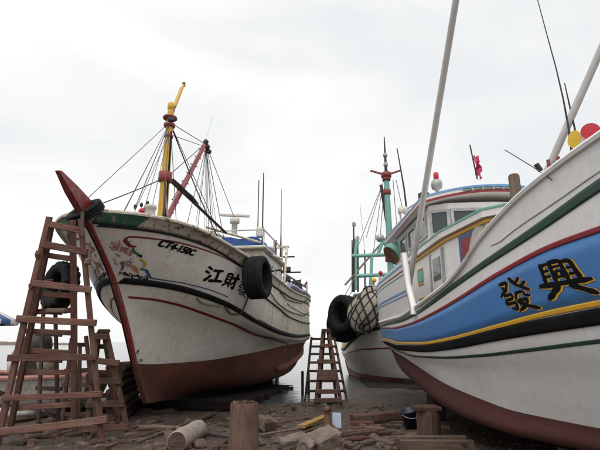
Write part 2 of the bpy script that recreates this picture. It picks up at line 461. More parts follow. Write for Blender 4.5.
# ------------------------------------------------------------------ the hull class
class Hull:
    """lines: keel, bilge, waterline, ..., top; each a list of (x aft, half breadth, z). +y is the side seen in the photo."""
    def __init__(s, O, deg, side, lines, wl, NU=110, nv=6):
        a = R(deg)
        s.O = np.array(O, float); s.A = np.array([math.sin(a), math.cos(a)]); s.Rv = np.array([math.cos(a), -math.sin(a)]) * side
        t = np.linspace(0, 1, NU); u = .45 * t + .55 * (1 - np.cos(PI * t)) / 2
        P = []
        for ln in lines:
            A = np.array(ln, float); x = A[0, 0] + (A[-1, 0] - A[0, 0]) * u
            P.append(np.stack([x, cub(A[:, 0], A[:, 1])(x), cub(A[:, 0], A[:, 2])(x)], 1))
        P = np.array(P); K = len(P)
        rows = []; s.wl_row = None
        for k in range(K - 1):
            if k == wl: s.wl_row = len(rows)
            p0, p1, p2, p3 = P[max(k - 1, 0)], P[k], P[k + 1], P[min(k + 2, K - 1)]
            for j in range(nv):
                q = j / nv
                rows.append(.5 * (2 * p1 + (p2 - p0) * q + (2 * p0 - 5 * p1 + 4 * p2 - p3) * q * q + (3 * p1 - p0 - 3 * p2 + p3) * q**3))
        rows.append(P[-1])
        G = np.array(rows); G[:, :, 1] = np.maximum(G[:, :, 1], .015)
        s.G = G                                        # [v, u, 3]
        zt = np.maximum.accumulate(G[:, :, 2], axis=0) + np.arange(len(G))[:, None] * 1e-6
        s.zg = np.linspace(G[:, :, 2].min(), G[:, :, 2].max() + .6, 220)
        s.xg = np.linspace(G[:, :, 0].min(), G[:, :, 0].max(), 300)
        XX = np.array([np.interp(s.zg, zt[:, i], G[:, i, 0]) for i in range(NU)])
        YY = np.array([np.interp(s.zg, zt[:, i], G[:, i, 1]) for i in range(NU)])
        s.Y = np.array([np.interp(s.xg, XX[:, j], YY[:, j], left=0.0, right=0.0) for j in range(len(s.zg))])   # [z, x]
        s.topz = lambda x: np.interp(x, G[-1, :, 0], G[-1, :, 2])
        s.wlz = lambda x: np.interp(x, G[s.wl_row, :, 0], G[s.wl_row, :, 2])
    def w(s, x, y, z):
        x, y, z = np.broadcast_arrays(np.asarray(x, float), np.asarray(y, float), np.asarray(z, float))
        q = s.O[:, None] * np.ones((1, x.size)) + s.A[:, None] * x.reshape(1, -1) + s.Rv[:, None] * y.reshape(1, -1)
        out = np.stack([q[0], q[1], z.reshape(-1)], 1)
        return out.reshape(x.shape + (3,)) if x.shape else out[0]
    def y(s, x, z):
        x = np.asarray(x, float); z = np.asarray(z, float)
        fx = np.clip((x - s.xg[0]) / (s.xg[1] - s.xg[0]), 0, len(s.xg) - 1.001); fz = np.clip((z - s.zg[0]) / (s.zg[1] - s.zg[0]), 0, len(s.zg) - 1.001)
        i, j = fx.astype(int), fz.astype(int); a, b = fx - i, fz - j
        return (s.Y[j, i] * (1 - a) + s.Y[j, i + 1] * a) * (1 - b) + (s.Y[j + 1, i] * (1 - a) + s.Y[j + 1, i + 1] * a) * b
    def side(s, x, z, off=0.0, sgn=1):
        """world point on the hull skin, pushed out along the skin normal"""
        x = np.asarray(x, float); z = np.asarray(z, float); e = .04
        yy = s.y(x, z)
        dx = (s.y(x + e, z) - s.y(x - e, z)) / (2 * e); dz = (s.y(x, z + e) - s.y(x, z - e)) / (2 * e)
        dx = np.clip(dx, -2, 2); dz = np.clip(dz, -1.5, 1.5)
        k = off / np.sqrt(1 + dx * dx + dz * dz)
        return s.w(x - dx * k, (yy + k) * sgn, z - dz * k)
    def hit(s, px, py):
        """photo pixel -> (x, z) on the visible side"""
        r = ray(px, py); t = np.linspace(1.5, 34, 3000)
        q = r[None, :2] * (t / r[1])[:, None] - s.O
        lx = q @ s.A; ly = q @ s.Rv; lz = CAM_H + r[2] * t / r[1]
        f = np.where((lx > s.xg[0]) & (lx < s.xg[-1]), ly - s.y(lx, lz), 1.0)
        i = np.nonzero((f[:-1] > 0) & (f[1:] <= 0))[0]
        if len(i) == 0: return None
        i = i[0]; k = f[i] / (f[i] - f[i + 1])
        return float(lx[i] + (lx[i + 1] - lx[i]) * k), float(lz[i] + (lz[i + 1] - lz[i]) * k)
    def plane(s, px, py, y=0.0):
        """photo pixel -> (x, z) on the fore-and-aft plane at half breadth y"""
        r = ray(px, py); n = np.array([r[1], -r[0]])
        x = -np.dot(n, s.O + s.Rv * y) / np.dot(n, s.A); q = s.O + s.A * x + s.Rv * y
        return float(x), float(CAM_H + r[2] * np.dot(q, r[:2]) / np.dot(r[:2], r[:2]))
    # ---- parts
    def skin(s, parent, m_top, m_bot):
        for nm, r0, r1, mt in (('hull_bottom', 0, s.wl_row, m_bot), ('hull', s.wl_row, len(s.G) - 1, m_top)):
            mb = MB()
            for sg in (1, -1):
                g = s.G[r0:r1 + 1]
                mb.grid(s.w(g[:, :, 0], g[:, :, 1] * sg, g[:, :, 2]))
            if r0 == 0:
                g = s.G[0]
                mb.grid(np.stack([s.w(g[:, 0], g[:, 1], g[:, 2]), s.w(g[:, 0], -g[:, 1], g[:, 2])]), False)
            g = s.G[r0:r1 + 1, 0]; mb.grid(np.stack([s.w(g[:, 0], g[:, 1], g[:, 2]), s.w(g[:, 0], -g[:, 1], g[:, 2])]), False)
            g = s.G[r0:r1 + 1, -1]; mb.grid(np.stack([s.w(g[:, 0], g[:, 1], g[:, 2]), s.w(g[:, 0], -g[:, 1], g[:, 2])]), False)
            mb.build(nm, mt, parent)
    def stripe(s, parent, name, mat, xs, zc, wd, off=.007, n=90, sides=(1, -1), bulge=0.0):
        """a painted band or rubbing strake that follows the skin: zc, wd functions of x"""
        x = np.linspace(xs[0], xs[1], n)
        z = zc(x); w_ = wd(x) if callable(wd) else np.full(n, wd)
        for sg in sides:
            mb = MB()
            q = np.linspace(-.5, .5, 5)
            rows = [s.side(x, z - w_ * .5, -.002, sg)]
            for k in q: rows.append(s.side(x, z + w_ * k, off + bulge * math.cos(PI * k) ** .6 if bulge else off, sg))
            rows.append(s.side(x, z + w_ * .5, -.002, sg))
            mb.grid(np.array(rows))
            mb.build(name, mat, parent)
    def ribbon(s, parent, name, mat, pts, wd, off=.009, sub=6):
        """painted stroke through photo pixels on the visible side; wd in metres (scalar or list)"""
        h = [s.hit(*p) for p in pts]; h = np.array([q for q in h if q is not None])
        if len(h) < 2: return
        t = np.arange(len(h)); tt = np.linspace(0, len(h) - 1, (len(h) - 1) * sub + 1)
        X = cub(t, h[:, 0])(tt); Z = cub(t, h[:, 1])(tt)
        W = np.interp(tt, np.linspace(0, len(h) - 1, len(wd)), wd) if not np.isscalar(wd) else np.full(len(tt), wd)
        dX, dZ = np.gradient(X), np.gradient(Z); L = np.hypot(dX, dZ) + 1e-9
        nx, nz_ = -dZ / L, dX / L
        rows = [s.side(X + nx * W * k, Z + nz_ * W * k, off) for k in (-.5, 0, .5)]
        return MB().grid(np.array(rows)).build(name, mat, parent)
    def cap(s, parent, name, mat, x0=None, x1=None, w_=.14, h=.07, row=None):
        g = s.G[-1] if row is None else row
        msk = np.ones(len(g), bool)
        if x0 is not None: msk &= g[:, 0] >= x0
        if x1 is not None: msk &= g[:, 0] <= x1
        g = g[msk]
        for sg in (1, -1):
            sec = [(.035, -h * .6), (.05, 0), (.03, h * .5), (-w_ + .03, h * .5), (-w_, 0), (-w_ + .02, -h * .6)]
            rows = [s.w(g[:, 0], np.maximum(g[:, 1] + a, .004) * sg, g[:, 2] + b) for a, b in sec]
            mb = MB(); mb.grid(np.array(rows), False, closed_u=True)
            P = np.array(rows)
            mb.add(P[:, 0], [tuple(range(6))]); mb.add(P[:, -1], [tuple(range(6))])
            mb.build(name, mat, parent)
    def deck(s, parent, mat, zf, x0, x1, n=60):
        x = np.linspace(x0, x1, n); z = zf(x); yy = np.maximum(s.y(x, z) - .02, .02)
        rows = [s.w(x, yy * k, z + .06 * (1 - k * k)) for k in np.linspace(-1, 1, 9)]
        MB().grid(np.array(rows)).build('deck', mat, parent)
    def text(s, parent, name, mat, body, centre_px, size, off=.012, shear=0.0, bold=.02, stretch=1.0, rot=0.0, flip=1, shift=(0, 0)):
        """letters laid on the visible side; flip=+1: reading direction runs aft"""
        h = s.hit(*centre_px)
        cu = bpy.data.curves.new(name, 'FONT'); cu.body = body; cu.size = 1.0; cu.offset = bold; cu.shear = shear
        cu.align_x = 'CENTER'; cu.align_y = 'CENTER'; cu.resolution_u = 4
        to = bpy.data.objects.new(name, cu); COL.objects.link(to)
        dg = bpy.context.evaluated_depsgraph_get(); dg.update()
        me = bpy.data.meshes.new_from_object(to.evaluated_get(dg))
        bpy.data.objects.remove(to)
        bm = bmesh.new(); bm.from_mesh(me); bpy.data.meshes.remove(me)
        for _ in range(2):
            es = [e for e in bm.edges if e.calc_length() > .10]
            if es: bmesh.ops.subdivide_edges(bm, edges=es, cuts=1)
        bmesh.ops.triangulate(bm, faces=bm.faces[:])
        bm.verts.index_update()
        V = np.array([v.co[:] for v in bm.verts]); F = [[v.index for v in f.verts] for f in bm.faces]; bm.free()
        V[:, 0] -= (V[:, 0].min() + V[:, 0].max()) / 2; V[:, 1] -= (V[:, 1].min() + V[:, 1].max()) / 2
        a = V[:, 0] * size * stretch; b = V[:, 1] * size
        ca, sa = math.cos(rot), math.sin(rot)
        a, b = a * ca - b * sa, a * sa + b * ca
        P = s.side(h[0] + flip * a + shift[0], h[1] + b + shift[1], off)
        return MB().add(P, F).build(name, mat, parent)

    def glyph(s, parent, name, mat, strokes, quad, off=.012, wk=1.0, shift=(0, 0)):
        """brush-written character: strokes in the unit square, corners TL TR BL BR given as photo pixels on the side"""
        C = np.array([s.hit(*q) for q in quad])
        mb = MB()
        for n_, (pts, wd) in enumerate(strokes):
            P = np.array(pts, float); seg = np.concatenate([[0], np.cumsum(np.hypot(*np.diff(P, axis=0).T))])
            L = seg[-1]; k = max(5, int(L / .05)); t = np.linspace(0, L, k)
            X = np.interp(t, seg, P[:, 0]); Y = np.interp(t, seg, P[:, 1])
            if k > 6:
                for _ in range(1): X[1:-1] = (X[:-2] + 2 * X[1:-1] + X[2:]) / 4; Y[1:-1] = (Y[:-2] + 2 * Y[1:-1] + Y[2:]) / 4
            prof = np.interp(t / L, [0, .12, .5, .88, 1], [.75, 1.2, .85, 1.12, .5]) * wd * wk
            dX, dY = np.gradient(X), np.gradient(Y); q = np.hypot(dX, dY) + 1e-9
            # lengthen the ends a little
            X[0] -= dX[0] / q[0] * wd * .3; Y[0] -= dY[0] / q[0] * wd * .3; X[-1] += dX[-1] / q[-1] * wd * .3; Y[-1] += dY[-1] / q[-1] * wd * .3
            rows = []
            for o in (-.5, 0, .5):
                a = X - dY / q * prof * o + shift[0]; b = Y + dX / q * prof * o + shift[1]
                W = [(1 - a) * b, a * b, (1 - a) * (1 - b), a * (1 - b)]
                xz = sum(w_[:, None] * c for w_, c in zip(W, C))
                rows.append(s.side(xz[:, 0], xz[:, 1], off + n_ * .0002))
            mb.grid(np.array(rows))
        return mb.build(name, mat, parent)

def _st(*a): return [(p, w_) for p, w_ in a]
G_JIANG = _st(([(.12,.92),(.28,.80)],.14), ([(.02,.64),(.18,.55)],.13), ([(.02,.06),(.14,.2),(.30,.44)],.13), ([(.40,.76),(.92,.84)],.13), ([(.68,.80),(.62,.2)],.14), ([(.28,.10),(1.0,.18)],.15))
G_CAI = _st(([(.1,.92),(.08,.32)],.11), ([(.1,.92),(.42,.94),(.40,.3)],.11), ([(.1,.72),(.4,.73)],.08), ([(.1,.53),(.4,.54)],.08), ([(.08,.34),(.4,.35)],.08), ([(.2,.3),(.0,.02)],.11), ([(.3,.28),(.44,.10)],.11), ([(.50,.70),(1.0,.76)],.13), ([(.80,1.0),(.78,.08),(.64,.14)],.14), ([(.76,.66),(.66,.42),(.48,.26)],.10))
G_FA = _st(([(.08,.86),(.38,.90),(.28,.70),(.0,.50)],.10), ([(.14,.74),(.26,.64)],.10), ([(.52,1.0),(.66,.78),(1.0,.56)],.12), ([(.84,.96),(.68,.84)],.09), ([(.98,.82),(.80,.70)],.09), ([(.12,.50),(.42,.52),(.38,.38),(.14,.36)],.09), ([(.14,.36),(.10,.24),(.44,.26),(.40,.04),(.26,.10)],.10), ([(.56,.54),(.48,.36)],.09), ([(.55,.53),(.80,.55),(.80,.41),(.94,.39)],.09), ([(.50,.28),(.84,.31),(.70,.12),(.46,.0)],.10), ([(.55,.24),(.74,.10),(1.0,-.02)],.12))
G_XING = _st(([(.12,.94),(.10,.40)],.10), ([(.12,.90),(.30,.94)],.09), ([(.12,.74),(.28,.75)],.08), ([(.12,.58),(.28,.59)],.08), ([(.37,.98),(.36,.42)],.10), ([(.37,.97),(.65,.98),(.64,.42)],.11), ([(.43,.83),(.58,.83)],.07), ([(.44,.70),(.44,.52)],.07), ([(.44,.70),(.57,.70),(.57,.52)],.07), ([(.43,.54),(.58,.54)],.07), ([(.72,.94),(.88,.94),(.90,.40)],.11), ([(.74,.75),(.88,.75)],.08), ([(.74,.58),(.88,.58)],.08), ([(-.06,.34),(1.06,.38)],.14), ([(.34,.28),(.04,-.02)],.14), ([(.64,.28),(1.0,.02)],.15))

# ------------------------------------------------------------------ ground, sea
def axis_pts(lo, hi, d0, d1, step):
    a = list(np.arange(d0, d1 + 1e-6, step)); s_, x = step, d1
    while x < hi: s_ *= 1.35; x += s_; a.append(min(x, hi))
    s_, x = step, d0
    while x > lo: s_ *= 1.35; x -= s_; a.insert(0, max(x, lo))
    return np.array(a)
gx = axis_pts(-900, 900, -9, 6, .055); gy = axis_pts(-400, 2500, 6.5, 17.0, .055)
GX, GY = np.meshgrid(gx, gy, indexing='ij')
GZ = gz(GX, GY)
far = np.clip((GY - 40) / 100, 0, 1)
GZ = GZ - far * 2.0
g = MB().grid(np.stack([GX, GY, GZ], 2)).build('ground', 'mud')
tag(g, kind='structure')
wx = axis_pts(-2500, 2500, -30, 30, 6); wy = axis_pts(13.0, 5000, 13.0, 60, 4)
WX, WY = np.meshgrid(wx, wy, indexing='ij')
w_ = MB().grid(np.stack([WX, WY, np.full(WX.shape, WATER_Z)], 2)).build('water', 'sea')
tag(w_, kind='structure')

# ------------------------------------------------------------------ the weathered boat on the left
L_lines = [
 [(3.11,.05,.21),(5,.06,.13),(8,.07,.0),(14,.07,-.2),(17,.07,-.28),(18.2,.06,.1),(20,.03,1.0)],
 [(2.75,.05,.65),(4,.34,.55),(6,.92,.42),(9,1.55,.3),(13,1.75,.32),(16.5,1.5,.6),(19,.9,1.1),(20.2,.03,1.35)],
 [(2.35,.05,1.16),(3,.3,1.13),(4.3,.86,1.15),(6,1.46,1.26),(7.8,1.85,1.38),(11,2.14,1.55),(14,2.2,1.6),(17.5,1.9,1.63),(19.5,1.1,1.68),(20.4,.03,1.7)],
 [(1.75,.05,2.1),(2.4,.36,2.1),(3.5,.98,2.05),(5,1.58,1.93),(8,2.14,1.70),(12,2.37,1.69),(16,2.27,1.78),(18.5,1.8,1.83),(20,.9,1.86),(20.5,.03,1.88)],
 [(1.1,.05,2.95),(1.6,.6,2.93),(2.1,.97,2.89),(2.75,1.35,2.79),(3.85,1.78,2.58),(5.3,2.12,2.25),(7.7,2.4,1.95),(10.5,2.47,1.87),(15,2.4,1.97),(18.5,1.95,2.04),(20.1,1.1,2.08),(20.7,.03,2.1)],
 [(.05,.06,3.9),(.44,.64,3.91),(.97,1.1,3.92),(1.7,1.5,3.89),(2.56,1.82,3.79),(3.8,2.1,3.6),(5.3,2.36,3.45),(7,2.46,3.33),(9,2.5,3.27),(13.5,2.46,3.45),(17,2.2,3.55),(19.5,1.5,3.6),(20.8,.03,3.62)],
 [(-.1,.08,4.16),(.05,.40,4.17),(.25,.76,4.17),(.64,1.19,4.16),(1.26,1.6,4.13),(2.23,1.97,4.01),(3.2,2.19,3.9),(5.1,2.43,3.75),(7,2.53,3.62),(9,2.55,3.56),(13.5,2.5,3.73),(17,2.25,3.85),(19.7,1.5,3.9),(20.9,.03,3.92)]]
LB = Hull((-4.18, 8.6), 8.5, 1, L_lines, 2)
base = LB.w(9.0, 0, -.05)
lb = thing('fishing_boat', base, 'weathered white fishing boat with raised red prow post and yellow mast', 'boat')
LB.skin(lb, 'hull_white', 'hull_red')
zcap = cub([q[0] for q in L_lines[5]], [q[2] for q in L_lines[5]]); ztop = cub([q[0] for q in L_lines[6]], [q[2] for q in L_lines[6]])
zst = cub([q[0] for q in L_lines[4]], [q[2] for q in L_lines[4]])
LB.stripe(lb, 'bulwark_band', 'bulwark_green', (-.02, .5), lambda x: (zcap(x) + ztop(x)) / 2 + .01, lambda x: ztop(x) - zcap(x) - .02, .012, 24)
LB.stripe(lb, 'bulwark_band', 'bulwark_worn', (.5, 20.5), lambda x: (zcap(x) + ztop(x)) / 2 + .01, lambda x: ztop(x) - zcap(x) - .02, .010, 110)
LB.stripe(lb, 'cap_moulding', 'line_black', (.1, 20.6), zcap, .035, .02, 140, bulge=.012)
LB.stripe(lb, 'rubbing_strake', 'line_black', (1.16, 20.6), zst, cub([1, 6, 12, 20], [.115, .10, .09, .08]), .022, 140, bulge=.012)
LB.stripe(lb, 'strake_edge', 'galv', (5.5, 20.3), lambda x: zst(x) + .085, .03, .03, 90, sides=(1,))
rl = np.array([LB.hit(*p) for p in ((128,297),(150,299),(175,304),(200,312),(230,323),(260,336),(288,344))])
zrl = cub(rl[:, 0], rl[:, 1])
LB.stripe(lb, 'red_line', 'line_red', (rl[0, 0], rl[-1, 0]), zrl, .045, .006, 80)
LB.cap(lb, 'cap_rail', 'bulwark_worn', w_=.2, h=.06)
LB.deck(lb, 'wood_grey', lambda x: np.interp(x, [0, 3, 8, 14, 21], [3.3, 2.9, 2.45, 2.5, 2.9]), .9, 20.2)
# planked seams along the after topside
for k, x in enumerate(np.arange(5.9, 13, .55)):
    zz = np.linspace(float(zst(x)) + .13, float(zcap(x)) - .05, 7)
    mb = MB(); mb.grid(np.array([LB.side(np.full(7, x + d), zz, o) for d, o in ((-.02, .0), (-.012, .012), (.012, .012), (.02, .0))]), False)
    mb.build('seam_batten', 'bulwark_worn' if k % 3 else 'hull_white', lb)
mid = cub([4.9, 7, 9, 12, 16, 20], [3.05, 2.75, 2.55, 2.5, 2.6, 2.7])
LB.stripe(lb, 'side_rail', 'dark_steel', (5.2, 20.3), mid, .05, .02, 90, bulge=.03)
LB.stripe(lb, 'side_rail', 'bulwark_worn', (8.5, 20.3), lambda x: mid(x) + .42, .05, .01, 70, bulge=.02)
# stem post
def stem_x(z): return np.interp(z, [.2, .65, 1.17, 2.1, 2.95, 3.16, 3.55, 3.93, 4.16], [3.11, 2.75, 2.35, 1.75, 1.1, .93, .5, .03, -.12])
zz = np.linspace(1.1, 4.1, 26); xx = stem_x(zz)
tx, tz = np.gradient(xx), np.gradient(zz); ln = np.hypot(tx, tz); nx_, nz_ = -tz / ln, tx / ln
def stem_strip(name, mat, y0, y1, d0, d1, parent, z0=0):
    rows = []
    for y, d in ((y0, d0), (y1, d0), (y1, d1), (y0, d1)):
        rows.append(LB.w(xx + nx_ * d, np.full(len(xx), y), zz + nz_ * d))
    mb = MB(); mb.grid(np.array(rows), False, closed_u=True); P = np.array(rows)
    mb.add(P[:, 0], [(0, 1, 2, 3)]); mb.add(P[:, -1], [(0, 1, 2, 3)])
    return mb.build(name, mat, parent)
stem_strip('stem_post', 'stem_red', -.02, .062, -.03, .075, lb)
stem_strip('stem_band', 'line_black', -.068, -.0215, -.03, .065, lb)
zz = np.linspace(.25, 1.09, 10); xx = stem_x(zz); tx, tz = np.gradient(xx), np.gradient(zz); ln = np.hypot(tx, tz); nx_, nz_ = -tz / ln, tx / ln
stem_strip('stem_foot', 'hull_red', -.065, .06, -.03, .06, lb)
# raised prow plank
poly = [LB.plane(*p) for p in ((57,170.5),(60,171),(74,186),(90,203),(95,222),(88,226),(79.5,212),(68,192))]
mb = MB(); n = len(poly)
for yy in (-.075, .075): mb.add([LB.w(a, yy * (.55 if i in (0, 1) else 1), b) for i, (a, b) in enumerate(poly)], [tuple(range(n))])
mb.f += [(i, (i + 1) % n, n + (i + 1) % n, n + i) for i in range(n)]; mb.sm += [False] * n
mb.build('prow_post', 'stem_red', lb)
# painted ornament of the bow, on both bows
def orn(name, mat, pts, wd):
    h = [LB.hit(*p) for p in pts]; h = np.array([q for q in h if q is not None])
    t = np.arange(len(h)); tt = np.linspace(0, len(h) - 1, (len(h) - 1) * 6 + 1)
    X = cub(t, h[:, 0])(tt); Z = cub(t, h[:, 1])(tt)
    W = .72 * (np.full(len(tt), wd) if np.isscalar(wd) else np.interp(tt, np.linspace(0, len(h) - 1, len(wd)), wd))
    dX, dZ = np.gradient(X), np.gradient(Z); Ln = np.hypot(dX, dZ) + 1e-9
    for sg in (1, -1):
        rows = [LB.side(X - dZ / Ln * W * k, Z + dX / Ln * W * k, .009, sg) for k in (-.5, 0, .5)]
        MB().grid(np.array(rows)).build(name, mat, lb)
orn('ornament_line', 'line_red', [(136,246.5),(131.7,246.2),(127.5,243.3),(125.3,239.5),(127.5,237),(135,236.7),(155,238.7),(176.7,242),(193.3,246.3),(210,251.7),(226.7,258.7),(240,266.5)], [.05,.055,.05,.045,.04,.035,.03])
orn('ornament_line', 'art_green', [(133,247.5),(133.3,250.8),(135.8,253),(139.2,254.2)], [.03, .05, .04])
orn('ornament_line', 'line_black', [(136.7,255.8),(140.3,255),(140.8,257.3)], .04)
orn('ornament_line', 'mast_yellow', [(140,258.8),(144.6,262.5),(144.2,266.3),(140.3,268.3)], [.03, .05, .03])
orn('ornament_line', 'line_blue', [(140,268.7),(145.8,270),(148.3,274.2),(151.7,278),(163,279.8),(180,282.3),(195,285.7),(211,290),(228,297)], [.035,.05,.045,.035,.03,.03,.03,.03])
orn('painted_fish', 'art_red', [(114.7,245),(118,248.5),(123,249),(128.3,251.5),(130.5,255.8)], [.05,.12,.10,.09,.03])
orn('painted_fish', 'art_red', [(115,242),(117.5,245),(120.5,244)], [.02,.06,.02])
orn('painted_scroll', 'line_orange', [(124,262.5),(127,265),(131,265.5),(135,268.3),(138,272.8)], [.03,.08,.05,.07,.03])
orn('painted_scroll', 'line_orange', [(127,260.5),(131,262),(134,261)], [.02,.04,.02])
orn('painted_scroll', 'line_blue', [(121,262),(123,266),(121.5,270)], .035)
pr = np.random.default_rng(11)
for a in range(15):
    x0 = 119.5 + a * 1.9 + pr.uniform(-.6, .6); y0 = 273.5 + a * .38 + pr.uniform(-1.2, 1.2); h1 = pr.uniform(1, 3)
    orn('painted_wave', 'line_black', [(x0, y0 + 1.2), (x0 + pr.uniform(.6, 1.6), y0 - h1), (x0 + pr.uniform(1.8, 3), y0 - pr.uniform(-.3, .8)), (x0 + pr.uniform(1.4, 2.8), y0 + pr.uniform(.6, 1.8))], [.008, .022, .008])
for a in range(16):
    x0, y0 = pr.uniform(113, 133), pr.uniform(241, 269); an = pr.uniform(0, 6.3); pts = []
    for k in range(5):
        pts.append((x0, y0)); x0 += 1.5 * math.cos(an); y0 += 1.3 * math.sin(an); an += pr.uniform(.3, .9)
    orn('painted_curl', ('art_red', 'line_orange', 'line_blue', 'galv', 'art_red')[a % 5], pts, [.008, .026, .014, .008])
# lettering
for dx_ in (-.009, .009): LB.text(lb, 'registration_lettering', 'letter_black', 'CT4-150C', (178.5, 247.8), .185, off=.012 + dx_ * .05, bold=.034, shear=.0, rot=R(-5.5), stretch=1.08, shift=(dx_, 0))
LB.glyph(lb, 'name_character', 'letter_black', G_JIANG, ((207,265),(225,269),(203,281),(220.5,284)), .012, 1.15)
LB.glyph(lb, 'name_character', 'letter_black', G_CAI, ((227.5,272),(240.5,275.5),(221.5,285.5),(234,291)), .012, 1.2)
LB.glyph(lb, 'name_character', 'letter_black', G_FA, ((240.5,279.5),(250,284),(235.5,293),(245,297)), .012, .75)
LB.text(lb, 'draught_mark', 'letter_black', '8', (137.5, 351.5), .12, bold=.01)
LB.text(lb, 'draught_mark', 'letter_black', '19', (140.5, 360.5), .11, bold=.01)
# bilge keel
mb = MB(); x = np.linspace(9.6, 17.5, 30); z = np.interp(x, [9.6, 12, 17.5], [.70, .85, 1.42])
P0 = LB.side(x, z + .05, -.01); P1 = LB.side(x, z - .05, -.01); 
hh = np.interp(x, [9.6, 9.8, 15.0, 17.5], [.05, .22, .14, .02])
yy = LB.y(x, z); T0 = LB.w(x, yy + hh * .85, z - hh * .35 + .02); T1 = LB.w(x, yy + hh * .85, z - hh * .35 - .04)
mb.grid(np.array([P0, T0, T1, P1]), False); mb.build('bilge_keel', 'hull_red', lb)
# rudder
mb = MB(); mb.box(LB.w(19.2, 0, .35), (.07, .9, 1.5), rz(-R(8.5)), .02); mb.build('rudder', 'hull_red', lb)
# rope loops hanging on the side
def hull_rope(pts, mat='rope_dark', r=.016, off=.03):
    h = np.array([LB.hit(*p) for p in pts]); t = np.arange(len(h)); tt = np.linspace(0, len(h) - 1, len(h) * 6)
    MB().tube(LB.side(cub(t, h[:, 0])(tt), cub(t, h[:, 1])(tt), off), r, 6).build('mooring_rope', mat, lb)
hull_rope([(196,297),(202,302),(212,304.5),(222,305)], 'rope', .02)
hull_rope([(224,306),(231,313),(238,314),(243,308),(246,300),(250,293)], 'rusty_steel', .022)
hull_rope([(268,290),(278,304),(290,312),(300,315),(309,312)], 'rope_dark')
hull_rope([(279,292),(288,300),(299,303),(308,299)], 'rope_dark')

# mast, boom and rigging
mx_, mz_ = 3.13, 8.05
m0 = LB.w(mx_, 0, 2.85)
mast = MB().tube([LB.w(mx_, 0, z) for z in (2.85, 5, 7, 8.1)], [.15, .135, .105, .085], 14).build('mast', 'mast_yellow', lb)
MB().beam(LB.w(mx_ - .06, .128, 4.2), LB.w(mx_ - .04, .09, 7.4), .05, .04, (0, 1, 0)).build('mast_track', 'line_black', mast)
for z, r, h in ((6.05, .185, .30), (7.28, .125, .10), (7.62, .16, .12), (7.85, .20, .09)):
    MB().lathe([(r * .8, -h / 2), (r, -h / 2 + .02), (r, h / 2 - .02), (r * .8, h / 2)], 16, LB.w(mx_, 0, z), caps=True).build('mast_band', 'stem_red', mast)
MB().lathe([(.07, 0), (.1, .05), (.09, .2), (.03, .26)], 12, LB.w(mx_, 0, 8.1), caps=True).build('mast_cap', 'mast_yellow', mast)
MB().box(LB.w(mx_ - .12, .1, 7.75), (.2, .12, .14), rz(.3), .03).build('mast_block', 'dark_steel', mast)
ga = LB.plane(174, 107); gb = LB.plane(183.5, 85)
gaff = MB().tube([LB.w(ga[0], 0, ga[1]), LB.w(gb[0], 0, gb[1])], [.06, .04], 10).build('gaff', 'mast_yellow', lb)
MB().tube([LB.w(mx_, 0, 7.72), LB.w(ga[0], 0, ga[1])], .05, 8).build('gaff_foot', 'stem_red', gaff)
MB().box(LB.w(gb[0] + .02, 0, gb[1] + .03), (.09, .08, .16), None, .02).build('gaff_head', 'stem_red', gaff)
MB().beam(LB.w(ga[0] + .1, -.06, ga[1] + .1), LB.w(gb[0] - .02, -.06, gb[1] - .1), .04, .05).build('gaff_stripe', 'stem_red', gaff)
b0 = LB.plane(172, 213); b1 = LB.plane(205, 144)
dx, dz = b1[0] - b0[0], b1[1] - b0[1]; k = (2.95 - b0[1]) / dz
bf = LB.w(b0[0] + dx * k, -.12, 2.95); bt = LB.w(b1[0], 0, b1[1])
boom = MB().tube([bf, bt], [.085, .07], 10).build('boom', 'boom_red', lb)
for k in np.linspace(.42, .93, 8):
    q = np.array(bf) * (1 - k) + np.array(bt) * k
    MB().beam(q + np.array([-.10, -.02, .09]), q + np.array([.12, 0, -.02]), .03, .03).build('boom_step', 'boom_red', boom)
for a in range(3):
    q = np.array(bt) + np.array([.04 + .05 * a, .05 * a - .05, .06 - .16 * a])
    MB().lathe([(.03, -.05), (.085, -.04), (.085, .04), (.03, .05)], 12, q, rotm((.3, 1, 0)), caps=True).build('pulley_block', 'dark_steel', boom)
sp0 = LB.w(mx_ + .15, .1, 6.0); q = LB.plane(226, 233, .3); sp1 = LB.w(q[0], .3, q[1])
MB().tube([sp0, sp1], [.05, .045], 8).build('spar', 'wood_dark', lb)
MB().tube([np.array(sp0) * (1 - t) + np.array(sp1) * t + np.array([0, 0, .05]) for t in np.linspace(.02, .4, 12)], [.06, .08, .07, .09, .05], 7).build('rope_coil', 'rope_dark', lb)
def P2(px, py, y=0.0):
    q = LB.plane(px, py, y); return LB.w(q[0], y, q[1])
def line(name, a, b, r=.011, mat='wire', sag=0.0, parent=None):
    a, b = np.array(a, float), np.array(b, float); n_ = 2 if sag == 0 else 14
    t = np.linspace(0, 1, n_)[:, None]
    P = a + (b - a) * t; P[:, 2] -= sag * 4 * (t * (1 - t))[:, 0]
    return MB().tube(P, r, 6).build(name, mat, parent if parent is not None else lb)
mt = LB.w(mx_, 0, 7.72); mb_ = LB.w(mx_, 0, 6.05); btp = np.array(bt)
bowp = LB.w(.45, .0, 4.15)
line('stay', mt, LB.w(.35, .75, 4.28)); line('stay', mt, LB.w(.30, .55, 4.24), .009); line('stay', LB.w(mx_, 0, 7.4), LB.w(.8, 1.15, 4.2), .009)
line('stay', mt, LB.w(.15, -.5, 4.2), .008)
for a, b, c in ((7.7, .42, .9), (7.5, .55, 1.0), (7.72, .2, .62), (7.3, .3, .78)): line('stay', LB.w(mx_, 0, a), LB.w(b, c, 4.2), .007)
for px in (193, 204, 207, 216, 219): line('fall', btp + np.array([.04, 0, -.1]), P2(px, 246), .007)
line('stay', mb_, LB.w(.75, 1.2, 4.24), .024, 'rope_dark', .06); line('stay', mb_, LB.w(.8, 1.27, 4.24), .02, 'rope', .16)
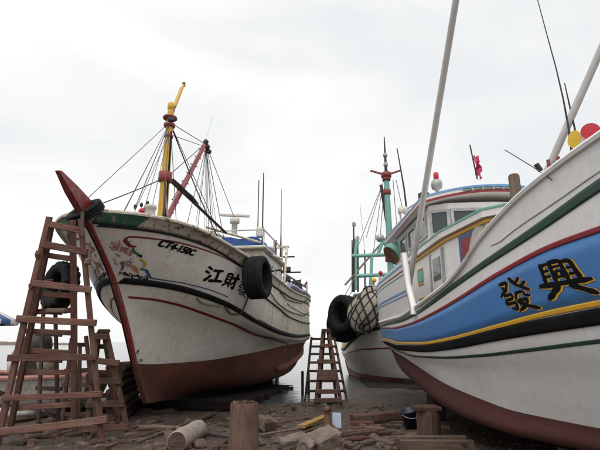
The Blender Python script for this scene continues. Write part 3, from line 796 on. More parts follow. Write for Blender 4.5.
line('stay', mb_, LB.w(.6, -1.1, 4.24), .014, 'rope_dark', .05)
line('stay', mt, btp, .012); line('stay', LB.w(mx_, 0, 7.35), btp + np.array([0, 0, -.1]), .010)
line('stay', mt, P2(222, 240), .012); line('stay', mt, P2(219, 240), .02, 'rope_dark', .1); line('stay', LB.w(mx_, .05, 7.5), P2(177, 235), .009)
for p in ((236,222),(182,245),(196,245),(209,245),(213,245),(226,250)): line('fall', btp + np.array([.05, 0, -.05]), P2(*p), .010 if p[0] < 212 else .013)
line('fall', btp, LB.w(mx_ + .1, 0, 6.1), .012); line('fall', btp + np.array([.02, 0, 0]), P2(172, 200), .012)
line('aerial_wire', P2(213, 115), btp, .005, 'galv')
for a in range(3): MB().lathe([(.015, -.05), (.035, -.02), (.035, .02), (.015, .05)], 8, LB.w(.42 + .06 * a, .72 + .1 * a, 4.36 + .05 * a), caps=True).build('stay_shackle', 'dark_steel', lb)
# bow fittings above the bulwark
MB().lathe([(.11, 0), (.11, .18), (.13, .2), (.13, .26), (.1, .28)], 12, LB.w(.62, .95, 4.16), caps=True).build('bow_bitt', 'old_white', lb)
for px, mt_ in ((142.5, 'lamp_red'), (146.5, 'art_green')):
    q = LB.plane(px, 213, .6); MB().lathe([(.05, -.4), (.05, -.07), (.085, -.06), (.09, .02), (.04, .07)], 12, LB.w(q[0], .6, q[1] + .04), caps=True).build('side_lamp', mt_, lb)

# wheelhouse
def lbox(name, mat, x0, x1, y0, y1, z0, z1, ch=.02, parent=None):
    c = LB.w((x0 + x1) / 2, (y0 + y1) / 2, (z0 + z1) / 2)
    return MB().box(c, (abs(y1 - y0), x1 - x0, z1 - z0), rz(-R(8.5)), ch).build(name, mat, parent if parent is not None else lb)
wh = lbox('wheelhouse', 'old_white', 9.2, 13.2, -1.35, 1.35, 2.3, 5.2, .04)
lbox('wheelhouse_roof', 'old_white', 8.9, 13.6, -1.55, 1.55, 5.2, 5.32, .03, wh)
for k in range(4): lbox('window', 'glass_dark', 9.17, 9.21, -1.2 + k * .62, -.68 + k * .62, 4.2, 4.85, .005, wh)
for k in range(3): lbox('window', 'glass_dark', 9.6 + k * 1.1, 10.4 + k * 1.1, 1.33, 1.365, 4.2, 4.85, .005, wh)
for xa in (9.2, 11.2, 13.2):
    for ya in (-1.4, 1.4): line('roof_stanchion', LB.w(xa, ya, 5.3), LB.w(xa, ya, 6.0), .025, 'old_white', parent=wh)
for ya in (-1.4, 1.4): line('roof_rail', LB.w(9.0, ya, 6.0), LB.w(13.4, ya, 6.02), .03, 'old_white', parent=wh)
line('roof_rail', LB.w(9.15, -1.4, 6.0), LB.w(9.15, 1.4, 6.0), .03, 'old_white', parent=wh)
line('brace_pipe', LB.w(9.2, -1.0, 6.05), LB.w(10.6, 1.9, 5.05), .06, 'old_white', parent=wh)
line('brace_pipe', LB.w(7.5, -.4, 5.75), LB.w(9.4, 1.3, 5.5), .045, 'bulwark_worn', parent=wh)
x = np.linspace(9.3, 12.8, 20); y = np.linspace(-1.25, 1.42, 16); X, Y = np.meshgrid(x, y, indexing='ij')
Z = 5.72 + .04 * np.sin(X * 3 + Y * 2) * np.cos(Y * 2.3) + .035 * np.sin(X * 9 + Y * 7) - .25 * np.maximum(0, Y - 1.1) * 3
Z2 = np.full_like(Z, 5.325)
mb = MB(); mb.grid(LB.w(X, Y, Z)); mb.grid(LB.w(X[0:1].repeat(2, 0), Y[0:1].repeat(2, 0), np.stack([Z[0], Z2[0]])))
mb.grid(LB.w(X[:, -1:].repeat(2, 1), Y[:, -1:].repeat(2, 1), np.stack([Z[:, -1], Z2[:, -1]], 1)))
mb.grid(LB.w(X[:, :1].repeat(2, 1), Y[:, :1].repeat(2, 1), np.stack([Z[:, 0], Z2[:, 0]], 1))); mb.grid(LB.w(X[-1:].repeat(2, 0), Y[-1:].repeat(2, 0), np.stack([Z[-1], Z2[-1]])))
mb.build('roof_tarpaulin', 'tarp_blue', wh)
MB().lathe([(.12, 0), (.12, .5), (.2, .52), (.2, .72), (.1, .76)], 14, LB.w(9.75, 0, 5.95), caps=True).build('radar_pedestal', 'old_white', wh)
rd = MB(); rd.beam(LB.w(9.75 - .1, -.6, 6.83), LB.w(9.75 + .1, .6, 6.78), .12, .10); rd.build('radar_scanner', 'old_white', wh)
lbox('search_lamp', 'old_white', 10.4, 10.7, .75, 1.05, 6.0, 6.45, .06, wh)
# aerials and gallows amidships
for (px0, py0, px1, py1, r) in ((256.2,176,257.2,252,.022),(260.6,168,262,250,.028)):
    a, b = LB.plane(px0, py0), LB.plane(px1, py1); an = MB().tube([LB.w(b[0], 0, b[1] - 1.0), LB.w(b[0], 0, b[1]), LB.w(b[0], 0, a[1])], [r * 1.7, r * 1.4, r], 8).build('aerial', 'dark_steel', lb)
    MB().lathe([(.05, -.12), (.07, -.1), (.07, .1), (.05, .12)], 8, LB.w(b[0], 0, b[1] + 1.15), caps=True).build('aerial_joint', 'line_red', an)
post = MB().tube([LB.w(13.8, .9, 2.5), LB.w(13.8, .9, 6.6)], .09, 10).build('gallows_post', 'rusty_steel', lb)
MB().beam(LB.w(13.8, -1.2, 6.2), LB.w(13.8, 1.6, 6.25), .12, .12).build('gallows_bar', 'old_white', lb)
line('gallows_brace', LB.w(13.8, 1.5, 6.2), LB.w(10.8, 1.9, 3.6), .06, 'bulwark_worn')
line('gallows_brace', LB.w(13.8, .9, 5.2), LB.w(11.8, 1.7, 4.7), .05, 'rusty_steel')
cl = np.random.default_rng(3)
for a in range(26):
    xa_, ya_ = cl.uniform(7.2, 16.0), cl.uniform(.7, 2.0); zt_ = float(LB.topz(xa_)) + cl.uniform(.15, .75) * (1 if xa_ > 9 else 1.3)
    if a % 3 == 0:
        line('deck_pipe', LB.w(xa_, ya_, 2.5), LB.w(xa_ + cl.uniform(-.3, .3), ya_ + cl.uniform(-.2, .2), zt_ + .5), cl.uniform(.02, .045), ('rusty_steel', 'old_white', 'dark_steel')[a % 9 // 3])
    else:
        s1 = cl.uniform(.12, .3); MB().box(LB.w(xa_, ya_, zt_ - s1), (s1 * cl.uniform(1, 2), s1 * cl.uniform(1, 2), s1 * 1.4), eul(cl.uniform(-.3, .3), cl.uniform(-.3, .3), cl.uniform(0, 3)), .04, .025).build('deck_gear', ('net_cloth', 'rusty_steel', 'old_white', 'art_green', 'rope', 'dark_steel')[a % 6], lb)
        MB().beam(LB.w(xa_, ya_, 2.4), LB.w(xa_, ya_, zt_ - s1 * 1.3), .09, .09).build('deck_stand', 'bulwark_worn', lb)
# after part: aerial mast with crosstrees, rail, winch
q = LB.plane(282.3, 275); a = LB.plane(282, 190)
MB().tube([LB.w(q[0] - .6, 0, 2.9), LB.w(q[0] - .6, 0, 6.6), LB.w(q[0] - .6, 0, 8.4), LB.w(q[0] - .6, 0, a[1])], [.10, .08, .035, .015], 8).build('after_mast', 'dark_steel', lb)
for z, wd in ((6.9, .9), (5.9, 1.3), (5.3, 1.0), (4.9, 1.4)): MB().beam(LB.w(q[0] - .6, -wd, z), LB.w(q[0] - .6, wd, z), .09, .09).build('crosstree', 'dark_steel', lb)
for z in (5.35, 5.95): MB().box(LB.w(q[0] - .6, .4, z + .15), (.5, .3, .3), None, .04).build('after_lamp', 'dark_steel', lb)
line('after_boom', LB.w(q[0] - .6, 0, 6.0), LB.w(17.0, 2.1, 4.55), .05, 'dark_steel')
xr = np.linspace(8.9, 18.4, 30); MB().tube(LB.w(xr, LB.y(xr, LB.topz(xr)) - .05, LB.topz(xr) + .2 + .03 * np.sin(xr * 2)), .09, 8).build('hose_roll', 'hose_lilac', lb)
line('after_rail', LB.w(16.2, 2.15, 4.75), LB.w(19.3, 1.6, 4.95), .05, 'line_red')
for xa in (16.4, 17.8, 19.2): line('rail_post', LB.w(xa, LB.y(xa, 3.8) - .15, 3.7), LB.w(xa, LB.y(xa, 3.8) - .15, 4.85), .045, 'bulwark_worn')
for a in range(4): MB().lathe([(.08, -.25), (.22, -.2), (.14, 0), (.22, .2), (.08, .25)], 12, LB.w(18.9 + .25 * a, 1.5 - .16 * a, 4.3 + .28 * a), eul(1.2, .5 * a, a), caps=True).build('winch_drum', 'dark_steel', lb)
MB().beam(LB.w(19.2, 1.3, 2.9), LB.w(19.2, 1.3, 5.3), .16, .16).build('winch_post', 'dark_steel', lb)

# ------------------------------------------------------------------ the freshly painted boat on the right
SC = 1.12
def T(l): return [(x * SC, y * SC, 1.65 + (z - 1.65) * SC) for x, y, z in l]
def tz(z): return 1.65 + (np.asarray(z) - 1.65) * SC
R_lines = [
 [(2.2,.05,.36),(8,.06,.34),(12.3,.06,.36),(13.4,.05,.9),(15,.03,1.4)],
 [(1.7,.05,.58),(2.3,.4,.57),(3,.82,.56),(4.5,1.35,.54),(5.5,1.62,.51),(7,1.80,.54),(10,1.78,.86),(12,1.5,1.12),(14,.8,1.42),(15.2,.03,1.5)],
 [(1.3,.05,.86),(1.9,.4,.85),(2.7,.85,.84),(4,1.37,.83),(5,1.65,.83),(5.8,1.81,.89),(7.15,1.97,1.03),(10,2.0,1.37),(12,1.85,1.52),(13.7,1.4,1.6),(15.3,.03,1.64)],
 [(1.0,.06,1.35),(1.6,.5,1.34),(2.4,1.0,1.33),(3.6,1.5,1.31),(4.8,1.8,1.27),(6,1.96,1.24),(7.5,2.06,1.28),(9.6,2.08,1.46),(11.5,2.0,1.59),(13.3,1.65,1.66),(15.5,.03,1.7)],
 [(.7,.1,1.95),(1.3,.65,1.93),(2,1.1,1.9),(3.1,1.6,1.85),(4.5,1.95,1.72),(6,2.12,1.57),(7.5,2.16,1.52),(9.2,2.16,1.54),(11.1,2.10,1.66),(13,1.85,1.73),(14.8,1.1,1.77),(15.7,.03,1.78)],
 [(.05,.12,3.35),(.5,.55,3.3),(1.2,1.02,3.22),(2,1.4,3.12),(2.9,1.7,2.98),(3.5,1.84,2.82),(4.8,2.05,2.57),(5.8,2.12,2.4),(6.74,2.16,2.26),(7.76,2.16,2.16),(9.1,2.15,2.07),(11,2.12,2.07),(13,1.9,2.12),(15,1.15,2.16),(15.9,.03,2.18)],
 [(-.25,.15,3.85),(.3,.6,3.75),(1,1.05,3.65),(1.9,1.45,3.52),(2.85,1.74,3.36),(3.3,1.84,3.28),(3.87,1.95,3.15),(4.25,2.0,3.04),(4.76,2.06,2.86),(5.2,2.1,2.66),(5.8,2.14,2.48),(6.7,2.17,2.36),(7.76,2.17,2.26),(9.1,2.16,2.17),(11,2.13,2.17),(13,1.92,2.22),(15.1,1.15,2.26),(16,.03,2.28)]]
RB = Hull((4.3 * SC, .8 * SC), 0, -1, [T(l) for l in R_lines], 2)
rb = thing('fishing_boat', RB.w(8.0, 0, float(tz(.42))), 'freshly painted white fishing boat with wide blue band and dark red bottom', 'boat')
RB.skin(rb, 'new_white', 'new_red_bottom')
def zl(pts):
    h = np.array([RB.hit(*p) for p in pts]); o = np.argsort(h[:, 0]); h = h[o]
    f = cub(h[:, 0], h[:, 1])
    lo, hi = h[0], h[-1]; slo = (h[1, 1] - h[0, 1]) / (h[1, 0] - h[0, 0]); shi = (h[-1, 1] - h[-2, 1]) / (h[-1, 0] - h[-2, 0])
    def g_(x):
        x = np.asarray(x, float)
        return np.where(x < lo[0], lo[1] + slo * .8 * (x - lo[0]), np.where(x > hi[0], hi[1] + np.clip(shi, -.02, .02) * (x - hi[0]), f(x)))
    return g_
z_green = zl([(600,185),(550,220),(510,247),(480,267),(450,289),(430,304),(415,314),(400,321),(388,324)])
z_red = zl([(600,229),(550,247),(500,273),(460,298),(430,315),(410,324),(395,328),(386,328)])
z_yel = zl([(600,303),(550,313),(500,326),(450,339),(420,343.5),(400,343),(388,339.5)])
z_blk = zl([(600,316),(550,324.5),(500,334),(450,345),(420,348.5),(400,347.5),(388,343.5)])
z_low = zl([(600,341),(520,351),(480,355.5),(440,357.5),(412,355.5),(396,350.5)])
xe = 17.4
RB.stripe(rb, 'blue_band', 'band_blue', (1.0, xe), lambda x: (z_red(x) + z_yel(x)) / 2, lambda x: np.maximum(z_red(x) - z_yel(x), .02), .006, 140)
RB.stripe(rb, 'green_stripe', 'band_green', (.3, xe), z_green, cub([.3, 3.3, 5, 8, 12, 17], [.13, .115, .095, .07, .055, .045]), .012, 140)
RB.stripe(rb, 'red_stripe', 'band_red', (.9, xe), z_red, cub([.3, 3.3, 8, 17], [.065, .06, .05, .045]), .012, 140)
RB.stripe(rb, 'yellow_stripe', 'band_yellow', (1.0, xe), z_yel, cub([.3, 3.3, 8, 17], [.06, .058, .05, .04]), .012, 140)
RB.stripe(rb, 'rubbing_strake', 'band_black', (1.05, xe), z_blk, cub([.3, 3.3, 8, 17], [.165, .16, .13, .08]), .02, 140)
RB.stripe(rb, 'lower_green_line', 'band_green', (1.3, 12.5), z_low, cub([.3, 3.3, 8, 13], [.04, .04, .035, .02]), .008, 110)
z_seam = zl([(600,171),(560,199),(516,229),(500,242)])
RB.stripe(rb, 'bulwark_seam', 'galv', (.3, 5.0), z_seam, .012, .008, 60)
RB.cap(rb, 'cap_rail', 'new_white', w_=.16, h=.06)
RB.deck(rb, 'wood_grey', lambda x: np.interp(x, [0, 3, 6, 10, 18], [3.2, 2.75, 2.2, 1.95, 2.0]), .9, 17.2)
for gl, qd in ((G_XING, ((536,264),(574,257),(549,298),(598,293))), (G_FA, ((497,281),(523,276),(508,313),(540,307)))):
    RB.glyph(rb, 'name_character_edge', 'band_yellow', gl, qd, .0095, 1.22, (.026, -.022))
    RB.glyph(rb, 'name_character', 'letter_black', gl, qd, .0135, 1.0)
# raised after bulwark with its own stripes
xa = np.linspace(8.05 * SC, 15.95 * SC, 60); zlo = RB.topz(xa) - .03
zhi = np.interp(xa, [9.0, 12, 15, 17.9], [3.44, 3.44, 3.46, 3.5])
def aft(x, z, off=0.0, sg=1):
    yb = RB.y(x, RB.topz(x) - .02); fl = (z - RB.topz(x)) * .05
    return RB.w(x, (yb + fl + off) * sg, z)
for sg in (1, -1):
    mb = MB(); mb.grid(np.array([aft(xa, zlo + (zhi - zlo) * k, .0, sg) for k in np.linspace(0, 1, 6)]))
    mb.grid(np.array([aft(xa, zlo + (zhi - zlo) * k, -.06, sg) for k in np.linspace(0, 1, 3)]))
    mb.grid(np.array([aft(xa, zhi, o, sg) for o in (-.06, .0)]), False)
    mb.build('after_bulwark', 'new_white', rb)
    for dz0, hgt, mt_ in ((.06, .05, 'sky_blue_trim'), (.20, .03, 'band_red'), (.29, .025, 'mint'), (.66, .05, 'sky_blue_trim'), (.76, .03, 'sky_blue_trim')):
        MB().grid(np.array([aft(xa, zhi - dz0 - d, o, sg) for d, o in ((0, .0), (0, .008), (hgt, .008), (hgt, .0))]), False).build('bulwark_line', mt_, rb)
# curved white end post of the after bulwark
pz = np.array([2.2, 2.4, 2.65, 2.9, 3.15, 3.4, 3.6]); pxx = np.array([8.55, 8.62, 8.78, 8.95, 9.0, 9.08, 9.15])
mb = MB(); yy = RB.y(pxx, np.full(7, 2.2)) + .05
rows = [RB.w(pxx + a, yy + b, pz) for a, b in ((-.08, -.06), (-.08, .05), (.08, .05), (.08, -.06))]
mb.grid(np.array(rows), True, closed_u=True); P = np.array(rows); mb.add(P[:, -1], [(0, 1, 2, 3)]); mb.build('bulwark_end_post', 'new_white', rb)

# cabin and wheelhouse
def rbox(name, mat, x0, x1, y0, y1, z0, z1, ch=.015, parent=None):
    return MB().box(RB.w((x0 + x1) / 2, (y0 + y1) / 2, (z0 + z1) / 2), (abs(y1 - y0), abs(x1 - x0), z1 - z0), None, ch).build(name, mat, parent if parent is not None else rb)
def prism(poly, z0, z1):
    mb = MB(); n = len(poly)
    mb.add([(p[0], p[1], z0) for p in poly] + [(p[0], p[1], z1) for p in poly],
           [tuple(range(n)), tuple(range(n, 2 * n))] + [(i, (i + 1) % n, n + (i + 1) % n, n + i) for i in range(n)])
    return mb
def grow(poly, d):
    c = np.mean(poly, 0); out = []
    n = len(poly)
    for i in range(n):
        a, b, e = [np.array(poly[(i + k) % n], float) for k in (-1, 0, 1)]
        t1, t2 = norm(b - a), norm(e - b); n1 = np.array([t1[1], -t1[0]]); n2 = np.array([t2[1], -t2[0]])
        if np.dot(n1, b - c) < 0 and np.dot(n2, b - c) < 0: n1, n2 = -n1, -n2
        m = norm(n1 + n2); out.append(b + m * d / max(.5, np.dot(m, n1)))
    return [tuple(q) for q in out]
CX = RB.O[0]
half = [(3.14, 15.2), (3.14, 9.5), (3.38, 7.85), (3.85, 7.35), (CX, 7.2)]
cab_poly = half + [(2 * CX - x, y) for x, y in half[-2::-1]]
cab = prism(cab_poly, 1.95, 3.82).build('cabin', 'cabin_white', rb)
prism(grow(cab_poly, .12), 3.82, 3.95).build('cabin_roof', 'cabin_white', cab)
prism(grow(cab_poly, .135), 3.945, 3.985).build('roof_edge', 'mint', cab)
prism(grow(cab_poly, .05), 3.735, 3.80).build('cabin_trim', 'band_yellow', cab)
prism(grow(cab_poly, .11), 3.98, 3.998).build('roof_deck', 'cabin_white', cab)
# framed red window on the slanted cabin wall
def wall_panel(name, mat, a, b, z0, z1, t=.02, parent=None, out=(-1, 0)):
    a, b = np.array(a, float), np.array(b, float); d = norm(b - a); nrm = np.array([-d[1], d[0]])
    if np.dot(nrm, out) < 0: nrm = -nrm
    p = [a + nrm * .002, b + nrm * .002, b + nrm * t, a + nrm * t]
    return prism([tuple(q) for q in p], z0, z1).build(name, mat, parent)
A_, B_ = np.array((3.14, 9.5)), np.array((3.38, 7.85))
on = lambda k: A_ + (B_ - A_) * k
fr = wall_panel('window_frame', 'line_blue', on(.38), on(.90), 3.08, 3.70, .035, cab)
wall_panel('window_pane', 'band_red', on(.45), on(.83), 3.16, 3.62, .05, fr)
wall_panel('locker_door', 'band_black', on(.40), on(.62), 2.55, 2.98, .03, cab)
wall_panel('locker_panel', 'lamp_red', on(.46), on(.58), 2.60, 2.86, .045, cab)
# side door, windows and panels
dr = wall_panel('door', 'new_white', (3.14, 9.75), (3.14, 10.55), 2.1, 3.62, .035, cab)
wall_panel('door_window', 'glass_dark', (3.14, 9.85), (3.14, 10.4), 3.0, 3.5, .045, dr)
wall_panel('door_frame', 'galv', (3.14, 10.57), (3.14, 10.65), 2.1, 3.66, .05, dr)
wall_panel('door_frame', 'galv', (3.14, 9.66), (3.14, 9.74), 2.1, 3.66, .05, dr)
for y0, y1, z0 in ((9.85, 10.35, 2.45), (11.4, 11.9, 2.4), (11.4, 11.9, 3.15), (13.0, 13.5, 3.1)):
    pn = wall_panel('side_panel', 'mint', (3.14, y0), (3.14, y1), z0, z0 + .28, .03, cab)
    for zz_ in (z0 - .07, z0 + .31): wall_panel('panel_trim', 'band_yellow', (3.14, y0), (3.14, y1), zz_, zz_ + .035, .03, pn)
# wheelhouse
half = [(3.26, 14.9), (3.26, 10.95), (3.7, 10.7), (CX, 10.6)]
wh_poly = half + [(2 * CX - x, y) for x, y in half[-2::-1]]
whr = prism(wh_poly, 3.99, 5.0).build('wheelhouse', 'cabin_white', rb)
def win(a, b, z0, z1):
    a, b = np.array(a, float), np.array(b, float); d = norm(b - a)
    pn = wall_panel('window_pane', 'glass_dark', a, b, z0, z1, .008, whr, (-1, -1))
    for p, q in ((a - d * .04, a + d * .03), (b - d * .03, b + d * .04)): wall_panel('window_frame', 'galv', p, q, z0 - .04, z1 + .04, .045, pn, (-1, -1))
    for z in (z0 - .045, z1 - .02): wall_panel('window_frame', 'galv', a + d * .03, b - d * .03, z, z + .065, .042, pn, (-1, -1))
win((3.30, 10.925), (3.67, 10.715), 4.25, 4.8)
for x0, x1 in ((3.76, 4.70), (4.94, 5.88)):
    f0 = lambda x: 10.7 - .1 * (1 - abs(x - CX) / (CX - 3.7)); win((x0, f0(x0)), (x1, f0(x1)), 4.25, 4.8)
for y0 in (11.2, 12.3, 13.4): win((3.26, y0 + .8), (3.26, y0), 4.3, 4.8)
for z_ in (4.12,): line('grab_rail', (3.16, 14.5, z_), (3.16, 11.1, z_), .018, 'galv', parent=whr)
for y_ in (11.1, 12.3, 13.4, 14.5): line('rail_bracket', (3.16, y_, 4.12), (3.28, y_, 4.12), .014, 'galv', parent=whr)
# cambered roof with visor
yy = np.linspace(-1.78, 1.78, 25); k = yy / 1.78
xf = 9.85 - .38 * (1 - k * k); tt = np.linspace(0, 1, 12)
Xr = xf[:, None] + (14.7 - xf[:, None]) * tt[None]; Yr = yy[:, None] * np.ones((1, 12)); Zr = 5.0 + .20 * (1 - k[:, None]**2) + 0 * tt[None]
mb = MB(); mb.grid(RB.w(Xr, Yr, Zr + .16)); mb.grid(RB.w(Xr, Yr, Zr), False)
edge = np.concatenate([np.stack([Xr[0, ::-1], Yr[0, ::-1], Zr[0, ::-1]], 1), np.stack([Xr[:, 0], Yr[:, 0], Zr[:, 0]], 1)[1:], np.stack([Xr[-1], Yr[-1], Zr[-1]], 1)[1:]])
eb = np.stack([Xr[:, -1], Yr[:, -1], Zr[:, -1]], 1)
for E_ in (edge, eb): mb.grid(np.array([RB.w(E_[:, 0], E_[:, 1], E_[:, 2] + d) for d in (0, .16)]), False)
roof = mb.build('wheelhouse_roof', 'cabin_white', whr)
def fascia(name, mat, z0, z1, o):
    c = np.array([12.0, 0]); dd = edge[:, :2] - c; dd = dd / np.linalg.norm(dd, axis=1)[:, None]
    q = edge[:, :2] + dd * o; q0 = edge[:, :2]
    MB().grid(np.array([RB.w(q0[:, 0], q0[:, 1], edge[:, 2] + z0), RB.w(q[:, 0], q[:, 1], edge[:, 2] + z0), RB.w(q[:, 0], q[:, 1], edge[:, 2] + z1), RB.w(q0[:, 0], q0[:, 1], edge[:, 2] + z1)]), False).build(name, mat, roof)
fascia('roof_trim', 'band_red', -.015, .045, .02)
fascia('roof_trim', 'sky_blue_trim', .125, .175, .02)
# green scroll motifs along the visor
for kk in np.linspace(-.42, .42, 7):
    x0 = 9.85 - .38 * (1 - kk * kk); z0 = 5.0 + .20 * (1 - kk * kk)
    MB().tube([RB.w(x0 - .03, 1.78 * kk + .09 * math.cos(a) * (1 + a * .1), z0 + .085 + .030 * math.sin(a)) for a in np.linspace(0, 5.5, 14)], .011, 5).build('scroll_motif', 'art_green', roof)
# things standing on the roof
def roof_z(y): return 5.16 + .20 * (1 - (y / 1.78)**2)
ry = 1.25; rx = 10.2
hl = MB().lathe([(.05, 0), (.05, .22), (.13, .25), (.15, .38), (.12, .47), (.06, .5)], 14, RB.w(rx, ry, roof_z(ry)), caps=True).build('signal_lamp', 'galv', roof)
MB().lathe([(.06, 0), (.07, .05), (.07, .16), (.04, .2)], 12, RB.w(rx, ry, roof_z(ry) + .5), caps=True).build('lamp_cap', 'lamp_red', hl)
MB().lathe([(.12, 0), (.15, .05), (.15, .25), (.06, .3)], 12, RB.w(10.4, 1.55, roof_z(1.55) - .02), caps=True).build('horn', 'dark_steel', roof)
for (x, y, h) in ((13.8, 1.4, .9), (12.6, 1.5, .55)): MB().lathe([(.035, 0), (.035, h - .25), (.09, h - .22), (.09, h - .05), (.03, h)], 10, RB.w(x, y, roof_z(y) - .02), caps=True).build('deck_lamp', 'old_white', roof)
line('roof_handrail', RB.w(13.8, 1.45, 5.85), RB.w(10.9, 1.45, 5.45), .025, 'galv', parent=roof)
fp = RB.plane(478, 186, .7); ft = RB.plane(472, 145, .7)
fl = thing('flag', RB.w(fp[0], .7, roof_z(.7) + .0), 'ragged pink flag on thin pole standing on the wheelhouse roof', 'flag')
MB().tube([RB.w(fp[0], .7, roof_z(.7) - .02), RB.w(ft[0], .75, ft[1])], .017, 8).build('flag_pole', 'dark_steel', fl)
gr = []; 
for i in range(10):
    z = ft[1] - .28 - i * .058; row = []
    for j in range(7):
        q = j / 6; row.append(RB.w(fp[0] - .02 + .06 * math.sin(i * .9 + j * 1.3), .72 - (q * (.11 + .04 * math.sin(i * 1.7))) , z - q * .12 + .03 * math.sin(j * 2 + i)))
    gr.append(row)
gr2 = np.array(gr); MB().grid(gr2).grid(gr2 + np.array([0, .006, 0])).build('flag_cloth', 'flag_pink', fl)
# bow fittings
ob = RB.plane(515, 187, 1.35)
MB().lathe([(.085, -1.4), (.085, .33), (.07, .36)], 14, RB.w(ob[0], 1.35, ob[1] - .15), caps=True).build('mooring_bitt', 'wood_grey', rb)
tw = RB.plane(496, 222, 1.1); rowsT = []
for k in np.linspace(0, 1, 22):
    e = max(0.0, math.sin(PI * k)) ** .5
    rowsT.append([RB.w(tw[0] - .75 + 1.5 * k, 1.1 + .55 * e * math.cos(a), tw[1] - 1.1 + (1.42 + .05 * math.sin(k * 14 + a * 3)) * e * math.sin(a) ** .8) for a in np.linspace(0, PI, 16)])
MB().grid(np.array(rowsT)).build('covered_winch', 'tarp_grey', rb)
# pair of round lamps on the bow
la = at_depth(574.5, 139, 4.35); lb_ = at_depth(590.5, 131.5, 4.2)
ax1, ax2 = np.array((-.98, -.15, 0)), np.array((-.42, -.9, -.05))
for q_, ax_, r_, mt_ in ((la, ax1, .09, 'lamp_yellow'), (lb_, ax2, .088, 'lamp_red')):
    MB().lathe([(r_ * .95, -.22), (r_ * 1.03, -.2), (r_ * 1.03, -.01), (r_, 0)], 28, q_, rotm(ax_), caps=True).build('lamp_drum', 'cabin_white', rb)
    MB().lathe([(r_, .0), (r_, .008), (.01, .012)], 28, q_ + norm(ax_) * .001, rotm(ax_), smooth=False, caps=True).build('lamp_lens', mt_, rb)
    MB().tube([np.array(q_) - norm(ax_) * .1, np.array(q_) - norm(ax_) * .1 + np.array([.02, .03, -.8])], .04, 8).build('lamp_bracket', 'galv', rb)
# aerials at the bow
a0 = at_depth(568, 128, 4.6); pts = [at_depth(px, py, 4.6) for px, py in ((536, -6), (547, 35), (556, 68), (563, 98), (569, 130), (570, 140))]
pts = [pts[0] + (pts[0] - pts[1]) * 1.5] + pts + [pts[-1] + np.array([0, 0, -.7])]
MB().tube(pts, [.004, .005, .006, .007, .009, .012, .014, .02], 7).build('whip_aerial', 'dark_steel', rb)
p_ = [at_depth(564.5, 83, 4.9), at_depth(571, 112, 4.9)]; p_ += [p_[1] + (p_[1] - p_[0]) * 1.8]
MB().tube(p_, [.006, .01, .014], 7).build('whip_aerial', 'dark_steel', rb)
MB().tube([at_depth(505, 150, 5.4), at_depth(533, 167, 5.0), at_depth(552, 180, 4.6)], .006, 6).build('bow_wire', 'wire', rb)
MB().tube([at_depth(536, 164, 5.0), at_depth(541, 171, 5.0)], .03, 8).build('turnbuckle', 'dark_steel', rb)
for px, py in ((548, 160), (558, 157)): MB().tube([at_depth(px, py, 4.8), at_depth(px + 3, py + 16, 4.8), at_depth(px + 4, py + 40, 4.8)], .02, 8).build('rail_pin', 'stem_red', rb)
# long grey outrigger poles
p0 = at_depth(411, 274, 10.6); p1 = at_depth(456, 0, 7.3); dv = p1 - p0
p0b = p0 - dv * .20; p1b = p1 + dv * .35
MB().tube([p0b, p0, p1, p1b], [.065, .065, .065, .05], 14).build('outrigger_pole', 'pole_grey', rb)
p0 = at_depth(546, 174, 5.2); p1 = at_depth(600, 52, 4.6); dv = p1 - p0
MB().tube([p0 - dv * .55, p0, p1, p1 + dv * 1.2], [.045, .045, .043, .04], 14).build('outrigger_pole', 'pole_grey', rb)
# mint cowl with red end and its arm
cpos = RB.plane(400, 249, 1.45); cw = RB.w(cpos[0], 1.45, cpos[1]); dirn = norm(at_depth(411, 240, .9 + cpos[0] + .1) - at_depth(391, 256, .9 + cpos[0] - .15))
cow = MB().lathe([(.34, -.42), (.39, -.4), (.36, -.2), (.27, .05), (.17, .3), (.14, .62), (.12, .66)], 20, cw, rotm(dirn), caps=True).build('hauler_cone', 'mint', rb)
MB().lathe([(.35, -.425), (.05, -.40)], 20, cw, rotm(dirn), caps=True).build('cone_mouth', 'rusty_steel', cow)
re = at_depth(406.5, 249, .9 + cpos[0] - .75)
MB().lathe([(.105, -.5), (.105, 0)], 16, re, rotm((-.25, -1, 0)), caps=True).build('hauler_shaft', 'mint', rb)
MB().lathe([(.12, 0), (.12, .03), (.05, .04)], 16, re, rotm((-.25, -1, 0)), caps=True).build('shaft_end', 'lamp_red', rb)
MB().tube([np.array(cw) + np.array([0, .1, 0]), np.array(cw) + np.array([.1, .2, -1.0]), np.array(cw) + np.array([.1, .2, -2.4])], [.12, .10, .12], 12).build('hauler_post', 'mint', rb)
for px, py, mt_ in ((380, 274, 'lamp_red'), (374, 281, 'lamp_yellow')):
    q = RB.plane(px, py, 1.3); 
    if q[0] > 17: q = (16.6, q[1])
# ------------------------------------------------------------------ the boat behind, between the two
MS = 1.18; MZ = -.65
def TM(l): return [(x * MS, y * MS, 1.65 + (z - 1.65) * MS + MZ) for x, y, z in l]
M_lines = [[(x, y, z) for x, y, z in l] for l in R_lines]
M_lines[-1] = [(-.25,.15,3.75),(.3,.6,3.7),(1,1.05,3.62),(1.9,1.45,3.5),(2.85,1.74,3.36),(3.87,1.95,3.2),(4.76,2.06,3.08),(5.8,2.14,2.98),(7.76,2.17,2.9),(9.1,2.16,2.87),(11,2.13,2.87),(13,1.92,2.9),(15.1,1.15,2.95),(16,.03,3.0)]
M_lines[-2] = [(x, y, z - .45) for x, y, z in M_lines[-2]]
M_lines[-2] = [(x, y, z) if z > 1.9 else (x, y, 1.9 + (z - 1.9) * .2) for x, y, z in M_lines[-2]]
MBT = Hull((4.75, 19.6), 3.0, -1, [TM(l) for l in M_lines], 2, 90, 5)
